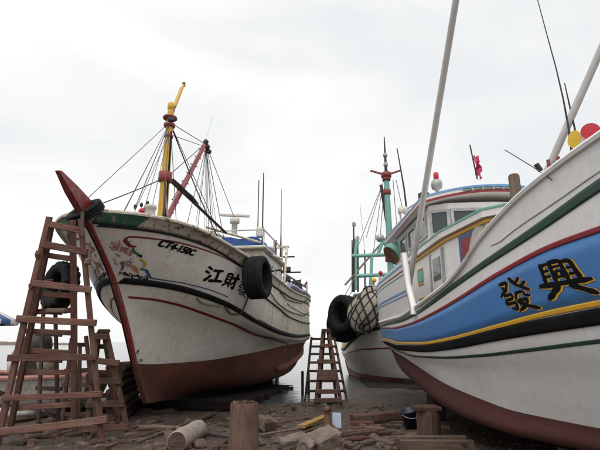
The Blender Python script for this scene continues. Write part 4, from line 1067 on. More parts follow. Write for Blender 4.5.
mbt = thing('fishing_boat', MBT.w(8.0, 0, 1.65 + (.42 - 1.65) * MS + MZ), 'older white fishing boat with mint green mast, moored behind the blue banded boat', 'boat')
MBT.skin(mbt, 'hull_white', 'hull_red')
zg_ = lambda x: np.interp(x, [q[0] * MS for q in M_lines[5]], [1.65 + (q[2] - 1.65) * MS + MZ for q in M_lines[5]])
zb_ = lambda x: np.interp(x, [q[0] * MS for q in M_lines[4]], [1.65 + (q[2] - 1.65) * MS + MZ for q in M_lines[4]])
MBT.stripe(mbt, 'rubbing_strake', 'line_black', (.5, 18.3), lambda x: zg_(x) - .05, .13, .02, 90, bulge=.05)
MBT.stripe(mbt, 'yellow_band', 'mast_yellow', (.4, 18.3), lambda x: zg_(x) + .17, .26, .008, 90)
MBT.stripe(mbt, 'red_line', 'line_red', (1.0, 18.0), lambda x: zb_(x) + .05, .07, .008, 90)
MBT.cap(mbt, 'cap_rail', 'old_white', w_=.18, h=.08)
MBT.deck(mbt, 'wood_grey', lambda x: np.interp(x, [0, 5, 18], [2.9, 2.3, 2.2]), .9, 17.8)
def mbox(name, mat, x0, x1, y0, y1, z0, z1, ch=.03, parent=None):
    return MB().box(MBT.w((x0 + x1) / 2, (y0 + y1) / 2, (z0 + z1) / 2), (abs(y1 - y0), x1 - x0, z1 - z0), rz(-R(3)), ch).build(name, mat, parent if parent is not None else mbt)
mc = mbox('cabin', 'old_white', 7.2, 12.5, -1.5, 1.7, 2.0, 4.3, .05)
mbox('cabin_roof', 'mint', 6.9, 12.8, -1.7, 1.95, 4.3, 4.42, .03, mc)
for k in range(4): mbox('window', 'glass_dark', 7.6 + k * 1.2, 8.4 + k * 1.2, 1.68, 1.72, 3.3, 3.95, .005, mc)
# mast
mxm = 5.0; t_ = (mxm, at_depth(389.5, 176, MBT.w(mxm, 0, 0)[1])[2])
mm = MB().tube([MBT.w(mxm, 0, 2.1), MBT.w(mxm, 0, 6), MBT.w(mxm, 0, t_[1])], [.22, .19, .15], 14).build('mast', 'mint', mbt)
for z, r in ((6.1, .30), (t_[1] - .15, .24), (t_[1] + .05, .30), (t_[1] - 1.0, .22)):
    MB().lathe([(r * .8, -.16), (r, -.13), (r, .13), (r * .8, .16)], 14, MBT.w(mxm, 0, z), caps=True).build('mast_band', 'stem_red', mm)
tt_ = at_depth(392.5, 137, MBT.w(mxm, 0, 0)[1])[2]
MB().tube([MBT.w(mxm, 0, t_[1]), MBT.w(mxm, 0, t_[1] + 1.6), MBT.w(mxm, 0, tt_)], [.1, .05, .03], 8).build('topmast', 'dark_steel', mm)
for z in (t_[1] + .7, t_[1] + 1.3): MB().lathe([(.08, -.12), (.13, -.08), (.13, .08), (.08, .12)], 10, MBT.w(mxm, 0, z), caps=True).build('mast_lamp', 'galv', mm)
MB().beam(MBT.w(mxm, -.9, t_[1] + .35), MBT.w(mxm, 0, t_[1] + .05), .1, .1).build('crosstree', 'stem_red', mm)
MB().beam(MBT.w(mxm, .9, t_[1] + .35), MBT.w(mxm, 0, t_[1] + .05), .1, .1).build('crosstree', 'stem_red', mm)
def PM(px, py, y=0.0):
    q = MBT.plane(px, py, y); return MBT.w(q[0], y, q[1])
def PMx(px, py, x):
    """pixel on the athwartship plane at station x of the middle boat"""
    c0 = MBT.w(x, 0, 0); return at_depth(px, py, c0[1])
MB().tube([PMx(381, 185, mxm + .5), PMx(389, 232, mxm + .4), PMx(391, 262, mxm + .4)], [.09, .13, .15], 10).build('boom', 'wood_pile', mbt)
MB().tube([PMx(397, 148, mxm + .3), PMx(404, 188, mxm + .3), PMx(409, 228, mxm + .3), PMx(411, 262, mxm + .3)], [.03, .05, .06, .07], 8).build('aerial', 'dark_steel', mbt)
for a, b in (((382,186),(366,238)),((382,188),(372,262)),((384,188),(380,240)),((396,180),(404,215)),((388,170),(352,262)),((393,180),(398,240))):
    line('stay', PMx(*a, mxm), PMx(*b, mxm + .2), .018, 'wire', parent=mbt)
# gantry of mint pipes
xg_ = mxm - 1.6
G = lambda px, py: PMx(px, py, xg_)
gant = MB().tube([G(352, 256), G(400, 254)], .10, 10).build('gantry_beam', 'mint', mbt)
MB().tube([G(355, 276), G(399, 274)], .10, 10).build('gantry_beam', 'mint', gant)
for a, b, r in (((356,239),(356,290),.08),((372,256),(370,292),.08),((398,240),(397,290),.09),((378,254),(383,241),.09),((383,241),(392,254),.09),((355,256),(357,240),.1)):
    MB().tube([G(*a), G(*b)], r, 10).build('gantry_leg', 'mint', gant)
MB().lathe([(.1, -.2), (.2, -.12), (.2, .12), (.1, .2)], 14, G(380, 238), rotm((1, 0, .4)), caps=True).build('gantry_sheave', 'galv', gant)
line('gantry_rope', G(345, 285), G(400, 222), .06, 'rope', parent=mbt)
for px, y0, y1, r in ((354, 222, 262, .055), (358, 236, 268, .05), (352.5, 240, 270, .05), (365, 250, 268, .04)):
    MB().tube([G(px - .4, y0), G(px, y1), G(px, 292)], [r * .6, r, r], 8).build('post', 'dark_steel', mbt)
for px, y0, y1 in ((354, 223, 226), (357.5, 237, 240)): MB().tube([G(px, y0), G(px, y1)], .1, 8).build('post_lamp', 'galv', mbt)
line('whip', G(360, 205), G(366, 262), .012, 'galv', parent=mbt)
for px, py, mt_, r in ((380.5, 273, 'lamp_red', .10), (374, 280, 'lamp_yellow', .11)):
    c_ = PMx(px, py, xg_ - 1.5); dd = MB().lathe([(r, -.4), (r * 1.05, -.3), (r * 1.05, 0), (r * .5, .04)], 14, c_, rotm((-.2, -1, -.1)), caps=True).build('deck_lamp', mt_, mbt)
    MB().tube([np.array(c_) + np.array([0, .2, 0]), np.array(c_) + np.array([0, .3, -1.6])], .07, 8).build('lamp_stalk', 'old_white', mbt)

# ------------------------------------------------------------------ cradles
def gbox(c, size, ang=0.0, ch=.02, jit=0.0): return MB().box(c, size, rz(ang), ch, jit)
cr_ = thing('launching_cradle', LB.w(9, 0, gzf(*LB.w(9, 0, 0)[:2])), 'dark wet timber cradle under the weathered boat', 'cradle')
for yy in (-1.15, 1.15):
    a, b = LB.w(5.0, yy, 0), LB.w(13.5, yy, 0); a[2] = gzf(a[0], a[1]) + .02; b[2] = -.42
    MB().beam(a, b, .26, .22).build('skid', 'wood_wet', cr_)
for k, x in enumerate(np.arange(5.2, 13.3, .46)):
    c = LB.w(x, 0, 0); w2 = 1.7 + .35 * rng.random(); zt = np.interp(x, [3, 8, 14], [.12, -.03, -.24])
    a, b = LB.w(x + rng.uniform(-.05, .05), -w2, zt - .13), LB.w(x, w2 + rng.uniform(-.2, .2), zt - .13)
    MB().beam(a, b, .24, .24 + .04 * rng.random()).build('cross_timber', 'wood_wet', cr_)
c2 = thing('keel_block_row', RB.w(8, 0, 0), 'dark timber blocks under the keel of the blue banded boat', 'blocks')
kz = float(tz(.35))
for x in (3.4, 5.6, 8.0, 10.5, 13.0):
    q = RB.w(x, 0, 0); g0 = gzf(q[0], q[1]) - .03; MB().box((q[0], q[1], (g0 + kz) / 2), (1.5, .35, kz - g0), rz(.05), .03).build('timber_block', 'wood_wet', c2)
c3 = thing('launching_cradle', MBT.w(5, 0, -.5), 'low dark cradle under the boat with the mint mast', 'cradle')
for k, x in enumerate(np.arange(-.5, 8.5, .7)):
    a, b = MBT.w(x, -1.9, -.33), MBT.w(x + rng.uniform(-.1, .1), 1.9, -.33)
    MB().beam(a, b, .4, .38).build('cross_timber', 'wood_wet', c3)
for x in (1.6, 3.2, 4.8, 6.4):
    MB().box(MBT.w(x, 0, -.12), (.45, .5, .3), rz(.1), .03).build('keel_block', 'wood_wet', c3)
for yy in (-1.5, 1.5): MB().beam(MBT.w(-1.5, yy, -.33), MBT.w(9, yy, -.45), .3, .3).build('skid', 'wood_wet', c3)

# ------------------------------------------------------------------ tyres
def tyre(label, c, axis, Ro, W, rope=None, lug=0, bore=.56, group=None, mat='rubber'):
    t = thing('tyre_fender', c, label, 'tyre', group)
    pr = [(bore, -.30), (bore * 1.06, -.42), (.70, -.50), (.88, -.49), (.96, -.44), (1.0, -.36), (1.0, -.22), (.965, -.21), (.965, -.15), (1.0, -.14), (1.0, -.03), (.965, -.02),
          (.965, .02), (1.0, .03), (1.0, .14), (.965, .15), (.965, .21), (1.0, .22), (1.0, .36), (.96, .44), (.88, .49), (.70, .50), (bore * 1.06, .42), (bore, .30), (bore * .98, .1), (bore * .98, -.1), (bore, -.30)]
    prof = [(r * Ro, h * W) for r, h in pr]
    md = (lambda k, j, r: r * (.93 if (j // 3) % 2 and 3 <= k <= 19 else 1.0)) if lug else (lambda k, j, r: r * (.982 if j % 3 == 0 and 5 <= k <= 18 else 1.0))
    m = MB().lathe(prof, 96, c, rotm(axis), mod=md)
    m.build('tyre', mat, t)
    if rope is not None:
        MB().tube(rope, .018, 7).build('rope', 'rope', t)
    return t
q = LB.plane(85.5, 213, 0); c = LB.w(q[0], 0, q[1] + .02)
axd = LB.w(-.55, 0, 1.0) - LB.w(0, 0, .35)
tyre('small black tyre slipped over the red prow post of the weathered boat', c, (-.38, -.62, .70), .36, .21, None, 0, .60)
# port quarter tyre of the left boat, hung outside the bulwark
x_, z_ = LB.plane(257.5, 277.5, 2.5)
c = LB.w(x_, 2.5, z_)
tyre('large black tyre hung beside the painted name on the weathered boat', c, (.96, -.24, .05), .575, .52, [c + np.array([0, .05, .58]), LB.w(x_ + .05, float(LB.y(x_, 3.7)) + .05, 3.95), LB.w(x_ + .1, float(LB.y(x_, 3.7)) - .2, 3.86)], 0, .62)
# starboard tyre
cs = at_depth(60, 286, 9.95)
tyre('lugged black tyre hanging on the far bow of the weathered boat', cs, (-.55, -.80, .12), .54, .36, [cs + np.array([0.05, .02, .5]), cs + np.array([.12, .2, .95]), LB.w(1.3, -1.55, 4.16)], 1, .52)
cm = at_depth(343.5, 314, 22.3)
tyre('large black tyre on the stern quarter of the boat with mint mast', cm, (-.80, -.60, .05), .92, .56, [cm + np.array([.1, 0, .9]), cm + np.array([.9, .3, 2.3])], 0, .55)
cm2 = at_depth(343, 323, 23.1)
tyre('dark tyre half hidden behind the large tyre near the net bundle', cm2, (-.70, -.7, .1), .95, .5, [cm2 + np.array([.1, 0, .9]), cm2 + np.array([.9, .3, 2.3])], 0, .12)
# net bundle on the middle boat
nb = thing('net_bundle', at_depth(366, 326, 21.4), 'pale fishing net bundle lashed with dark ropes beside a large tyre', 'net')
cb = at_depth(368, 309, 21.4); rows = []
def blob(u, v):
    r = 1.0 + .10 * math.sin(3 * u + 2 * v) + .07 * math.sin(7 * u - 3 * v)
    return cb + np.array([.85 * r * math.cos(u) * math.cos(v) + .25 * math.sin(v), .55 * r * math.sin(u) * math.cos(v), 0.98 * r * math.sin(v)])
MB().grid(np.array([[blob(u, v) for u in np.linspace(0, 2 * PI, 28, endpoint=False)] for v in np.linspace(-1.5, 1.5, 18)]), True, closed_v=True).build('net', 'net_cloth', nb)
for k in range(6):
    for sg in (1, -1):
        MB().tube([blob(PI + .2 + sg * (v * .75) + k * .52, v) + (blob(PI + .2 + sg * (v * .75) + k * .52, v) - cb) * .03 for v in np.linspace(-1.3, 1.3, 14) + rng.uniform(-.12, .12)], rng.uniform(.02, .045), 5).build('lashing', 'rope_dark', nb)

# ------------------------------------------------------------------ trestle ladders
def leg(root, p0, p1, w=.09, h=.07, mat='wood_red', name='leg', bow=.012):
    return MB().beam(p0, p1, w, h, (0, 1, 0), bow=bow * rng.uniform(-1, 1)).build(name, mat, root)
def fdepth(py, y0, d0, y1, d1): return d0 + (d1 - d0) * (py - y0) / (y1 - y0)
t1 = thing('trestle_ladder', on_ground(50, 447), 'tall reddish timber trestle ladder leaning at the bow of the weathered boat', 'ladder')
F = lambda px, py, o=0: at_depth(px, py, fdepth(py, 222, 7.95, 447, 8.17) + o)
def foot(q): q = np.array(q); q[2] = gzf(q[0], q[1]) - .02; return q
leg(t1, foot(F(-4, 452)), F(49.5, 217), .10, .07, bow=.03); leg(t1, foot(F(101.5, 452)), F(80.5, 219), .085, .07, bow=.03)
for i, (a, b) in enumerate((((50,224),(83,231)),((43.5,244.5),(87,252.5)),((32,283),(91,290)),((17,318.5),(96,323)),((8,358),(97,357)),((2,398),(102,394)),((-6,432),(107,419)))):
    MB().beam(F(*a, -.075), F(*b, -.075), .05 + .02 * rng.random(), .09 + .04 * rng.random(), bow=.022 * rng.uniform(-1, 1)).build('rung', 'wood_red', t1)
B = lambda px, py, o=0: at_depth(px, py, fdepth(py, 222, 8.12, 433, 9.35) + o)
leg(t1, foot(B(73.5, 436)), B(72.5, 220), .105, .08, bow=.03); leg(t1, foot(B(9, 436)), B(52, 222), .10, .08, bow=.03)
leg(t1, F(82, 236, -.12), F(82.5, 212, -.12), .05, .05, 'wood_grey', 'peg')
for a, b in (((36,253),(74,259)),((38,293),(76,296)),((26,331),(76,333)),((30,312),(75,310)),((22,372),(77,372)),((20,350),(76,353)),((18,408),(78,404))):
    MB().beam(B(*a, .08), B(*b, .08), .06, .10, bow=.01 * rng.uniform(-1, 1)).build('rung', 'wood_red', t1)
for a, b in (((37,256),(46,249)),((30,286),(52,281)),((-12,389),(8,396)),((20,321),(30,318))):
    MB().beam(F(*a, -.1), B(*b, .05), .06, .08).build('brace', 'wood_red', t1)
MB().box(F(88, 261.5, -.05), (.10, .09, .12), None, .02).build('cleat', 'wood_grey', t1)
MB().box(F(57, 311, .2), (.32, .22, .08), rz(.2), .02).build('step_board', 'wood_grey', t1)
t4 = thing('trestle_ladder', on_ground(48, 432), 'slender dark trestle standing behind the tall reddish ladder', 'ladder')
C4 = lambda px, py: at_depth(px, py, 9.9)
leg(t4, foot(C4(38, 428)), C4(44, 300), .07, .06, 'wood_dark'); leg(t4, foot(C4(58, 428)), C4(55, 300), .07, .06, 'wood_dark')
for py in (312, 334, 360, 388): MB().beam(C4(36, py), C4(62, py + 1), .05, .08).build('rung', 'wood_dark', t4)
t6 = thing('trestle_ladder', on_ground(80, 425), 'rough dark trestle half hidden between the tall and short ladders', 'ladder')
C6 = lambda px, py: at_depth(px, py, 10.6)
leg(t6, foot(C6(62, 424)), C6(72, 338), .08, .07, 'wood_pile'); leg(t6, foot(C6(96, 424)), C6(86, 336), .08, .07, 'wood_pile'); leg(t6, foot(C6(79, 424)), C6(80, 345), .07, .06, 'wood_dark')
for k, py in enumerate((344, 357, 371, 386, 401, 414)): MB().beam(C6(69 - k * 2.3, py + rng.uniform(-2, 2)), C6(88 + k * 2.4, py + rng.uniform(-2, 2)), .05, .09).build('rung', 'wood_pile' if k % 2 else 'wood_dark', t6)
t2 = thing('trestle_ladder', on_ground(108, 441), 'short dark red trestle between the tall ladder and the boat stem', 'ladder')
F2 = lambda px, py, o=0: at_depth(px, py, fdepth(py, 330, 9.05, 440, 8.85) + o)
leg(t2, foot(F2(86, 441)), F2(97, 333), .085, .07, 'wood_pile'); leg(t2, foot(F2(128.5, 442)), F2(106, 331), .085, .07, 'wood_pile')
for a, b in (((94,337),(108,337)),((95,360),(119,363)),((90,381),(121,381)),((86,405),(124,404)),((82,429),(128,427))):
    MB().beam(F2(*a, -.07), F2(*b, -.07), .055, .11, bow=.01 * rng.uniform(-1, 1)).build('rung', 'wood_pile', t2)
B2 = lambda px, py, o=0: at_depth(px, py, fdepth(py, 330, 9.15, 432, 9.9) + o)
leg(t2, foot(B2(88, 434)), B2(99, 332), .08, .07, 'wood_pile'); leg(t2, foot(B2(118, 434)), B2(104, 332), .08, .07, 'wood_pile')
for a, b in (((94,346),(109,347)),((91,372),(113,373)),((88,396),(117,395))): MB().beam(B2(*a, .05), B2(*b, .05), .05, .09).build('rung', 'wood_pile', t2)
MB().box(F2(104, 331, .0), (.22, .12, .07), None, .02).build('top_board', 'wood_pile', t2)
# between the boats
t3 = thing('trestle_ladder', on_ground(329, 407), 'narrow brown stepladder trestle standing between the two near boats', 'ladder')
F3 = lambda px, py, o=0: at_depth(px, py, fdepth(py, 328, 14.1, 407, 13.75) + o)
leg(t3, foot(F3(315.5, 409)), F3(323.2, 329), .10, .08, 'wood_pile'); leg(t3, foot(F3(342, 409)), F3(328.3, 329), .10, .08, 'wood_pile')
for a, b, h in (((322,330.5),(329.5,330.5),.10),((320.5,345.5),(331.5,345.5),.10),((317,361.5),(334,361.5),.12),((317,375),(336,375),.30),((315,391.5),(340,391.5),.12),((314,400.5),(342,400),.12)):
    MB().beam(F3(*a, -.08), F3(*b, -.08), .08, h).build('rung', 'wood_pile', t3)
MB().box(F3(325.5, 362, .1), (.5, .34, .07), None, .015).build('step_board', 'wood_pile', t3)
B3 = lambda px, py: at_depth(px, py, fdepth(py, 328, 14.2, 402, 14.9))
leg(t3, foot(B3(319, 404)), B3(324.5, 329), .09, .07, 'wood_dark'); leg(t3, foot(B3(337, 404)), B3(327.5, 329), .09, .07, 'wood_dark')
t5 = thing('ladder', on_ground(326, 398), 'wide dark ladder at the waterline behind the narrow stepladder', 'ladder')
F5 = lambda px, py, o=0: at_depth(px, py, fdepth(py, 336, 16.2, 396, 15.6) + o)
leg(t5, foot(F5(305, 397)), F5(311.5, 337), .08, .07, 'wood_dark'); leg(t5, foot(F5(347, 397)), F5(334.5, 339), .08, .07, 'wood_dark')
for k, py in enumerate((339, 346.5, 354, 362.5, 371, 381, 391)):
    f_ = (py - 337) / 60; MB().beam(F5(311.2 - 6 * f_, py, -.05), F5(335 + 12 * f_, py, -.05), .06, .08).build('rung', 'wood_dark', t5)

# ------------------------------------------------------------------ timbers, posts and blocks of the foreground
def at_ground(px, py, lift=0.0):
    q = on_ground(px, py); q[2] += lift; return q
# standing pile
q = at_depth(244.5, 402, 7.35); gq = gzf(q[0], q[1])
tp = thing('timber_pile', (q[0], q[1], gq), 'thick reddish round timber post standing alone in the foreground', 'post')
h = q[2] - gq
def roughr(k, j, r): return r * (1 + .035 * math.sin(j * 1.9 + k * .35) + .02 * math.sin(j * 5.1 + k))
MB().lathe([(.225, -.05), (.225, h * .25), (.218, h * .5), (.214, h * .8), (.212, h - .03), (.20, h)], 28, (q[0], q[1], gq), mod=roughr).build('shaft', 'wood_pile', tp)
mb = MB(); mb.lathe([(.205, h - .025), (.15, h - .05), (.01, h - .045)], 28, (q[0], q[1], gq), mod=roughr); mb.build('rotten_top', 'wood_dark', tp)
for k in range(16):
    a = rng.uniform(0, 2 * PI); r = rng.uniform(0, .17); MB().box((q[0] + r * math.cos(a), q[1] + r * math.sin(a), gq + h - .015), rng.uniform(.02, .07, 3), eul(*rng.uniform(-.6, .6, 3)), .005).build('wood_chip', 'wood_dark' if k % 3 else 'wood_grey', tp)
MB().beam((q[0] + .205, q[1] - .04, gq + h - .02), (q[0] + .225, q[1] - .04, gq + .1), .02, .05, (0, 1, 0)).build('sapwood_strip', 'wood_grey', tp)
# lying log
a = at_ground(176, 452, .14); b = at_ground(198, 437.5, .14)
lg = thing('log', at_ground(186, 445), 'short pale barked log lying left of the round post', 'log')
MB().tube([a * (1 - t) + b * t for t in (0, .02, .3, .6, .9, 1)], [.15, .165, .17, .16, .165, .155], 18).build('trunk', 'log_bark', lg)
d = norm(a - b); MB().lathe([(.145, 0), (.1, .004), (.01, .006)], 18, a + d * .002, rotm(d), caps=True).build('sawn_end', 'wood_dark', lg)
# supporting post of the right boat
q = on_ground(430, 444); top = at_depth(430, 407, q[1])[2]
sp = thing('shore_post', q, 'stout hewn timber post propping the bilge of the blue banded boat', 'post')
MB().lathe([(.19, -.03), (.20, .1), (.195, top - q[2] - .12), (.18, top - q[2] - .05)], 12, q, mod=lambda k, j, r: r * (1.06 if j % 3 == 0 else .97), smooth=False, caps=True).build('shaft', 'wood_pile', sp)
MB().box((q[0] - .02, q[1], top - .015), (.44, .34, .07), rz(.1), .012).build('cap_board', 'wood_pile', sp)
for x_, y_, lab in ((10.6, 1.55, 'dark timber prop under the after bilge of the blue banded boat'), (5.4, 1.25, 'dark timber prop under the forward bilge of the blue banded boat')):
    w0 = RB.w(x_, y_, 0); g0 = gzf(w0[0], w0[1]); zz_ = np.linspace(.3, 2, 120); yh = RB.y(np.full(120, x_), zz_); tp_ = zz_[int(np.argmax(yh > y_))]
    pr_ = thing('shore_prop', (w0[0], w0[1], g0), lab, 'prop')
    MB().box((w0[0], w0[1], (g0 + tp_) / 2 - .02), (.34, .34, tp_ - g0 - .06), rz(.2), .03).build('prop_timber', 'wood_dark', pr_)
    MB().box((w0[0] + .03, w0[1], tp_ - .045), (.5, .24, .07), rz(.1), .01).build('wedge', 'wood_pile', pr_)
q2 = on_ground(425, 449)
sl = thing('sill_box', q2, 'low timber sill frame at the foot of the hewn post', 'timber frame')
for dy, dz in ((-.12, .08), (.22, .08)):
    MB().beam((q2[0] - .42, q2[1] + dy, q2[2] + dz), (q2[0] + .75, q2[1] + dy + .03, q2[2] + dz - .01), .09, .16).build('sill_timber', 'wood_grey', sl)
MB().beam((q2[0] - .40, q2[1] - .06, q2[2] + .09), (q2[0] - .40, q2[1] + .17, q2[2] + .09), .08, .15).build('sill_timber', 'wood_grey', sl)
# long beam, bucket
a, b = at_ground(352, 424, .10), at_ground(407, 420, .12)
bm_ = MB().beam(a, b, .22, .19); o = bm_.build('timber_beam', 'wood_pile'); tag(o, 'long squared timber beam lying in front of the boat with mint mast', 'beam')
q = at_ground(413, 430)
bk = thing('bucket', q, 'dark blue plastic bucket tilted beside the hewn post', 'bucket')
rt = eul(.05, -.22, .3)
MB().lathe([(.005, .02), (.13, .02), (.135, 0), (.175, .36), (.19, .365), (.19, .385), (.17, .385), (.125, .04), (.005, .04)], 22, q + np.array([0, 0, .01]), rt).build('pail', 'blue_plastic', bk)
MB().tube([q + rt @ np.array([.19 * math.cos(t), -.06 - .17 * math.sin(t), .36 - .08 * math.sin(t)]) for t in np.linspace(0, PI, 14)], .007, 6).build('handle', 'galv', bk)
# concrete blocks
def block(name, label, px, py, size, e, mat='concrete', lift=.5, cat='block', group=None):
    q = at_ground(px, py); bmx = bmesh.new(); bmesh.ops.create_cube(bmx, size=1)
    for v in bmx.verts: v.co = Vector((v.co.x * size[0], v.co.y * size[1], v.co.z * size[2]))
    bmesh.ops.subdivide_edges(bmx, edges=bmx.edges[:], cuts=3, use_grid_fill=True)
    bmesh.ops.bevel(bmx, geom=[x for x in bmx.edges if len(x.link_faces) == 2 and x.calc_face_angle(0) > .5], offset=min(size) * .09, segments=1, affect='EDGES')
    for v in bmx.verts: v.co += Vector(rng.normal(0, .008, 3))
    bmx.verts.index_update(); V = np.array([v.co[:] for v in bmx.verts]) @ eul(*e).T; Fc = [[v.index for v in f.verts] for f in bmx.faces]; bmx.free()
    V[:, 2] -= V[:, 2].min() + .03
    o = MB().add(V + q, Fc).build(name, mat); return tag(o, label, cat, group)
block('concrete_block', 'broken pale topped concrete block in the centre foreground', 325, 455, (.44, .38, .30), (.22, -.25, .5))
block('concrete_block', 'flat worn stone slab left of the broken concrete block', 293, 448, (.46, .30, .17), (.05, -.18, .35))
block('concrete_block', 'leaning concrete chunk touching the left of the broken block', 308, 457, (.24, .32, .26), (.1, .35, -.4))
block('concrete_block', 'rounded brown boulder right of the round timber post', 267, 432, (.34, .30, .24), (.3, .2, .8), 'stone', cat='boulder')
# mooring stub, board and yellow plank
q = at_ground(327.5, 429)
st = thing('mooring_stub', q, 'short rusty bollard stub with a knobbed head beside a pale board', 'bollard')
MB().lathe([(.14, -.03), (.13, .06), (.075, .12), (.07, .26), (.05, .29), (.05, .33), (.09, .36), (.09, .42), (.04, .45)], 16, q, caps=True).build('stub', 'rusty_steel', st)
q = at_ground(337, 427.5); o = MB().box(q + np.array([0, .03, .14]), (.19, .025, .30), eul(-.25, .05, .1), .004).build('board', 'board_white'); tag(o, 'pale bluish board propped upright beside the rusty stub', 'board')
a, b = at_ground(301, 433.5, .12), at_ground(325.5, 423, .14)
o = MB().beam(a, b, .17, .06).build('plank', 'plank_yellow'); tag(o, 'yellow painted plank lying behind the broken concrete block', 'plank')
a, b = at_ground(281, 441, .04), at_ground(326, 427, .04)
o = MB().beam(a, b, .2, .06).build('plank', 'wood_dark'); tag(o, 'dark plank lying just under the yellow plank', 'plank')

# loose planks and poles on the slipway
PL = [((54,437),(104,423),.13,.05,'plank lying across the ground between the feet of the tall ladder'),((103,450),(163,431),.10,.06,'dark plank at the bottom edge left of the pale log'),((136,445),(216,414),.09,.06,'long thin plank slanting from the pale log towards the boat'),
      ((0,437),(58,430),.12,.05,'plank on the ground at the bottom left corner'),((224,421),(256,409),.09,.05,'thin plank passing behind the round timber post'),((262,436),(299,430),.12,.04,'flat plank between the brown boulder and the stone slab'),
      ((346,430),(402,427),.16,.05,'wide plank lying in front of the long squared beam'),((352,438),(398,434),.12,.05,'plank midway between squared beam and sill frame'),((360,446),(398,438),.14,.06,'plank with one end against the low sill frame'),
      ((277,425),(313,419),.07,.04,'narrow plank left of the rusty stub'),((8,424),(52,417),.12,.06,'plank behind the left leg of the tall ladder'),((20,433),(40,424),.1,.06,'short plank crossing between the left legs of the tall ladder'),
      ((215,450),(228,441),.1,.05,'short plank end left of the round timber post'),((262,421),(270,412),.06,.05,'thin batten behind the brown boulder'),((375,443),(395,449),.12,.1,'short thick plank left of the sill frame at the bottom'),
      ((340,444),(362,441),.1,.05,'short plank right of the broken concrete block'),((88,446),(140,436),.08,.05,'thin plank at the foot of the short trestle'),((150,414),(215,404),.1,.06,'plank lying in the shade under the weathered boat')]
for i, (a, b, w_, h_, lab) in enumerate(PL):
    a, b = at_ground(*a, h_ * .4), at_ground(*b, h_ * .4)
    o = MB().beam(a, b, w_, h_, bow=.008).build('plank', ('wood_pile', 'wood_dark', 'wood_grey')[i % 3]); tag(o, lab, 'plank', 'loose planks on the slipway')
o = MB().tube([at_ground(*p, .05) for p in ((138,431),(155,430),(175,431),(200,435))], [.05, .055, .05, .04], 10).build('pole', 'wood_grey'); tag(o, 'thin bent round pole lying behind the pale log', 'pole')
o = MB().tube([at_ground(*p, .03) for p in ((200,434),(214,437),(226,439),(233,438))], .018, 7).build('hose', 'rope_dark'); tag(o, 'dark hose curling between pale log and round post', 'hose')
o = MB().tube([at_ground(*p, .03) for p in ((260,438),(278,439.5),(296,437),(318,434),(336,436),(356,439),(380,441))], .016, 7).build('rope', 'rope_dark'); tag(o, 'dark rope straggling across the debris in the centre', 'rope')
BP = rng.uniform
for i in range(16):
    px, py = BP(340, 422), BP(424, 449); a = at_ground(px, py, .03 + .05 * BP(0, 1)); ln_ = BP(.35, 1.0); an = BP(-.7, .7)
    b = a + np.array([ln_ * math.cos(an), ln_ * math.sin(an), BP(-.03, .05)]); o = MB().beam(a, b, BP(.06, .15), BP(.03, .07), bow=.01).build('broken_plank', ('wood_pile', 'wood_red', 'wood_dark')[i % 3]); tag(o, 'broken reddish plank piece in the litter left of the hewn post', 'plank', 'broken planks near the hewn post')
# short off-cuts and stones
def rock_mesh(seed):
    r = np.random.default_rng(seed); bmx = bmesh.new(); bmesh.ops.create_icosphere(bmx, subdivisions=2, radius=1)
    k1, k2 = r.normal(0, 1.3, (4, 3)), r.uniform(0, 6, 4)
    for v in bmx.verts:
        p = np.array(v.co[:]); s_ = 1 + sum(.11 * math.sin(np.dot(k, p) * 1.6 + c) for k, c in zip(k1, k2)); v.co = Vector(p * s_)
    me = bpy.data.meshes.new('stone'); bmx.to_mesh(me); bmx.free(); return me
RM = [rock_mesh(i) for i in range(7)]
for me in RM: me.materials.append(M['stone'])
OM = []
for i in range(4):
    t = MB().beam((-.5, 0, 0), (.5, 0, 0), .5, .28, bow=.02); me = bpy.data.meshes.new('offcut')
    me.from_pydata(t.v, [], t.f); me.materials.append(M[('wood_dark', 'wood_pile', 'wood_grey', 'wood_dark')[i] + '_x']); OM.append(me)
spots = [(x, y) for x, y in zip(rng.uniform(232, 425, 190), 403 + 47 * rng.random(190) ** .8)] + [(x, y) for x, y in zip(rng.uniform(0, 232, 80), 418 + 32 * rng.random(80))]
for i, (px, py) in enumerate(spots):
    q = on_ground(px, py)
    if i % 5 < 3:
        o = bpy.data.objects.new('stone', RM[i % 7]); r = rng.uniform(.03, .085) * (1.9 if rng.random() < .2 else 1)
        o.scale = (r * rng.uniform(.8, 1.5), r * rng.uniform(.8, 1.3), r * rng.uniform(.5, .8)); o.location = (q[0], q[1], q[2] + o.scale[2] * rng.uniform(.0, .5))
        o.rotation_euler = (0, 0, rng.uniform(0, 6)); tag(o, 'small rough brown stone lying on the muddy slipway', 'stone', 'stones on the slipway')
    else:
        o = bpy.data.objects.new('wood_offcut', OM[i % 4]); s_ = rng.uniform(.12, .42)
        o.scale = (s_, rng.uniform(.10, .26), rng.uniform(.10, .25)); o.location = (q[0], q[1], q[2] + o.scale[2] * .12)
        o.rotation_euler = (rng.uniform(-.15, .15), rng.uniform(-.15, .15), rng.uniform(0, 3.1)); tag(o, 'short dark wood off-cut lying on the muddy slipway', 'off-cut', 'wood off-cuts on the slipway')
    COL.objects.link(o)
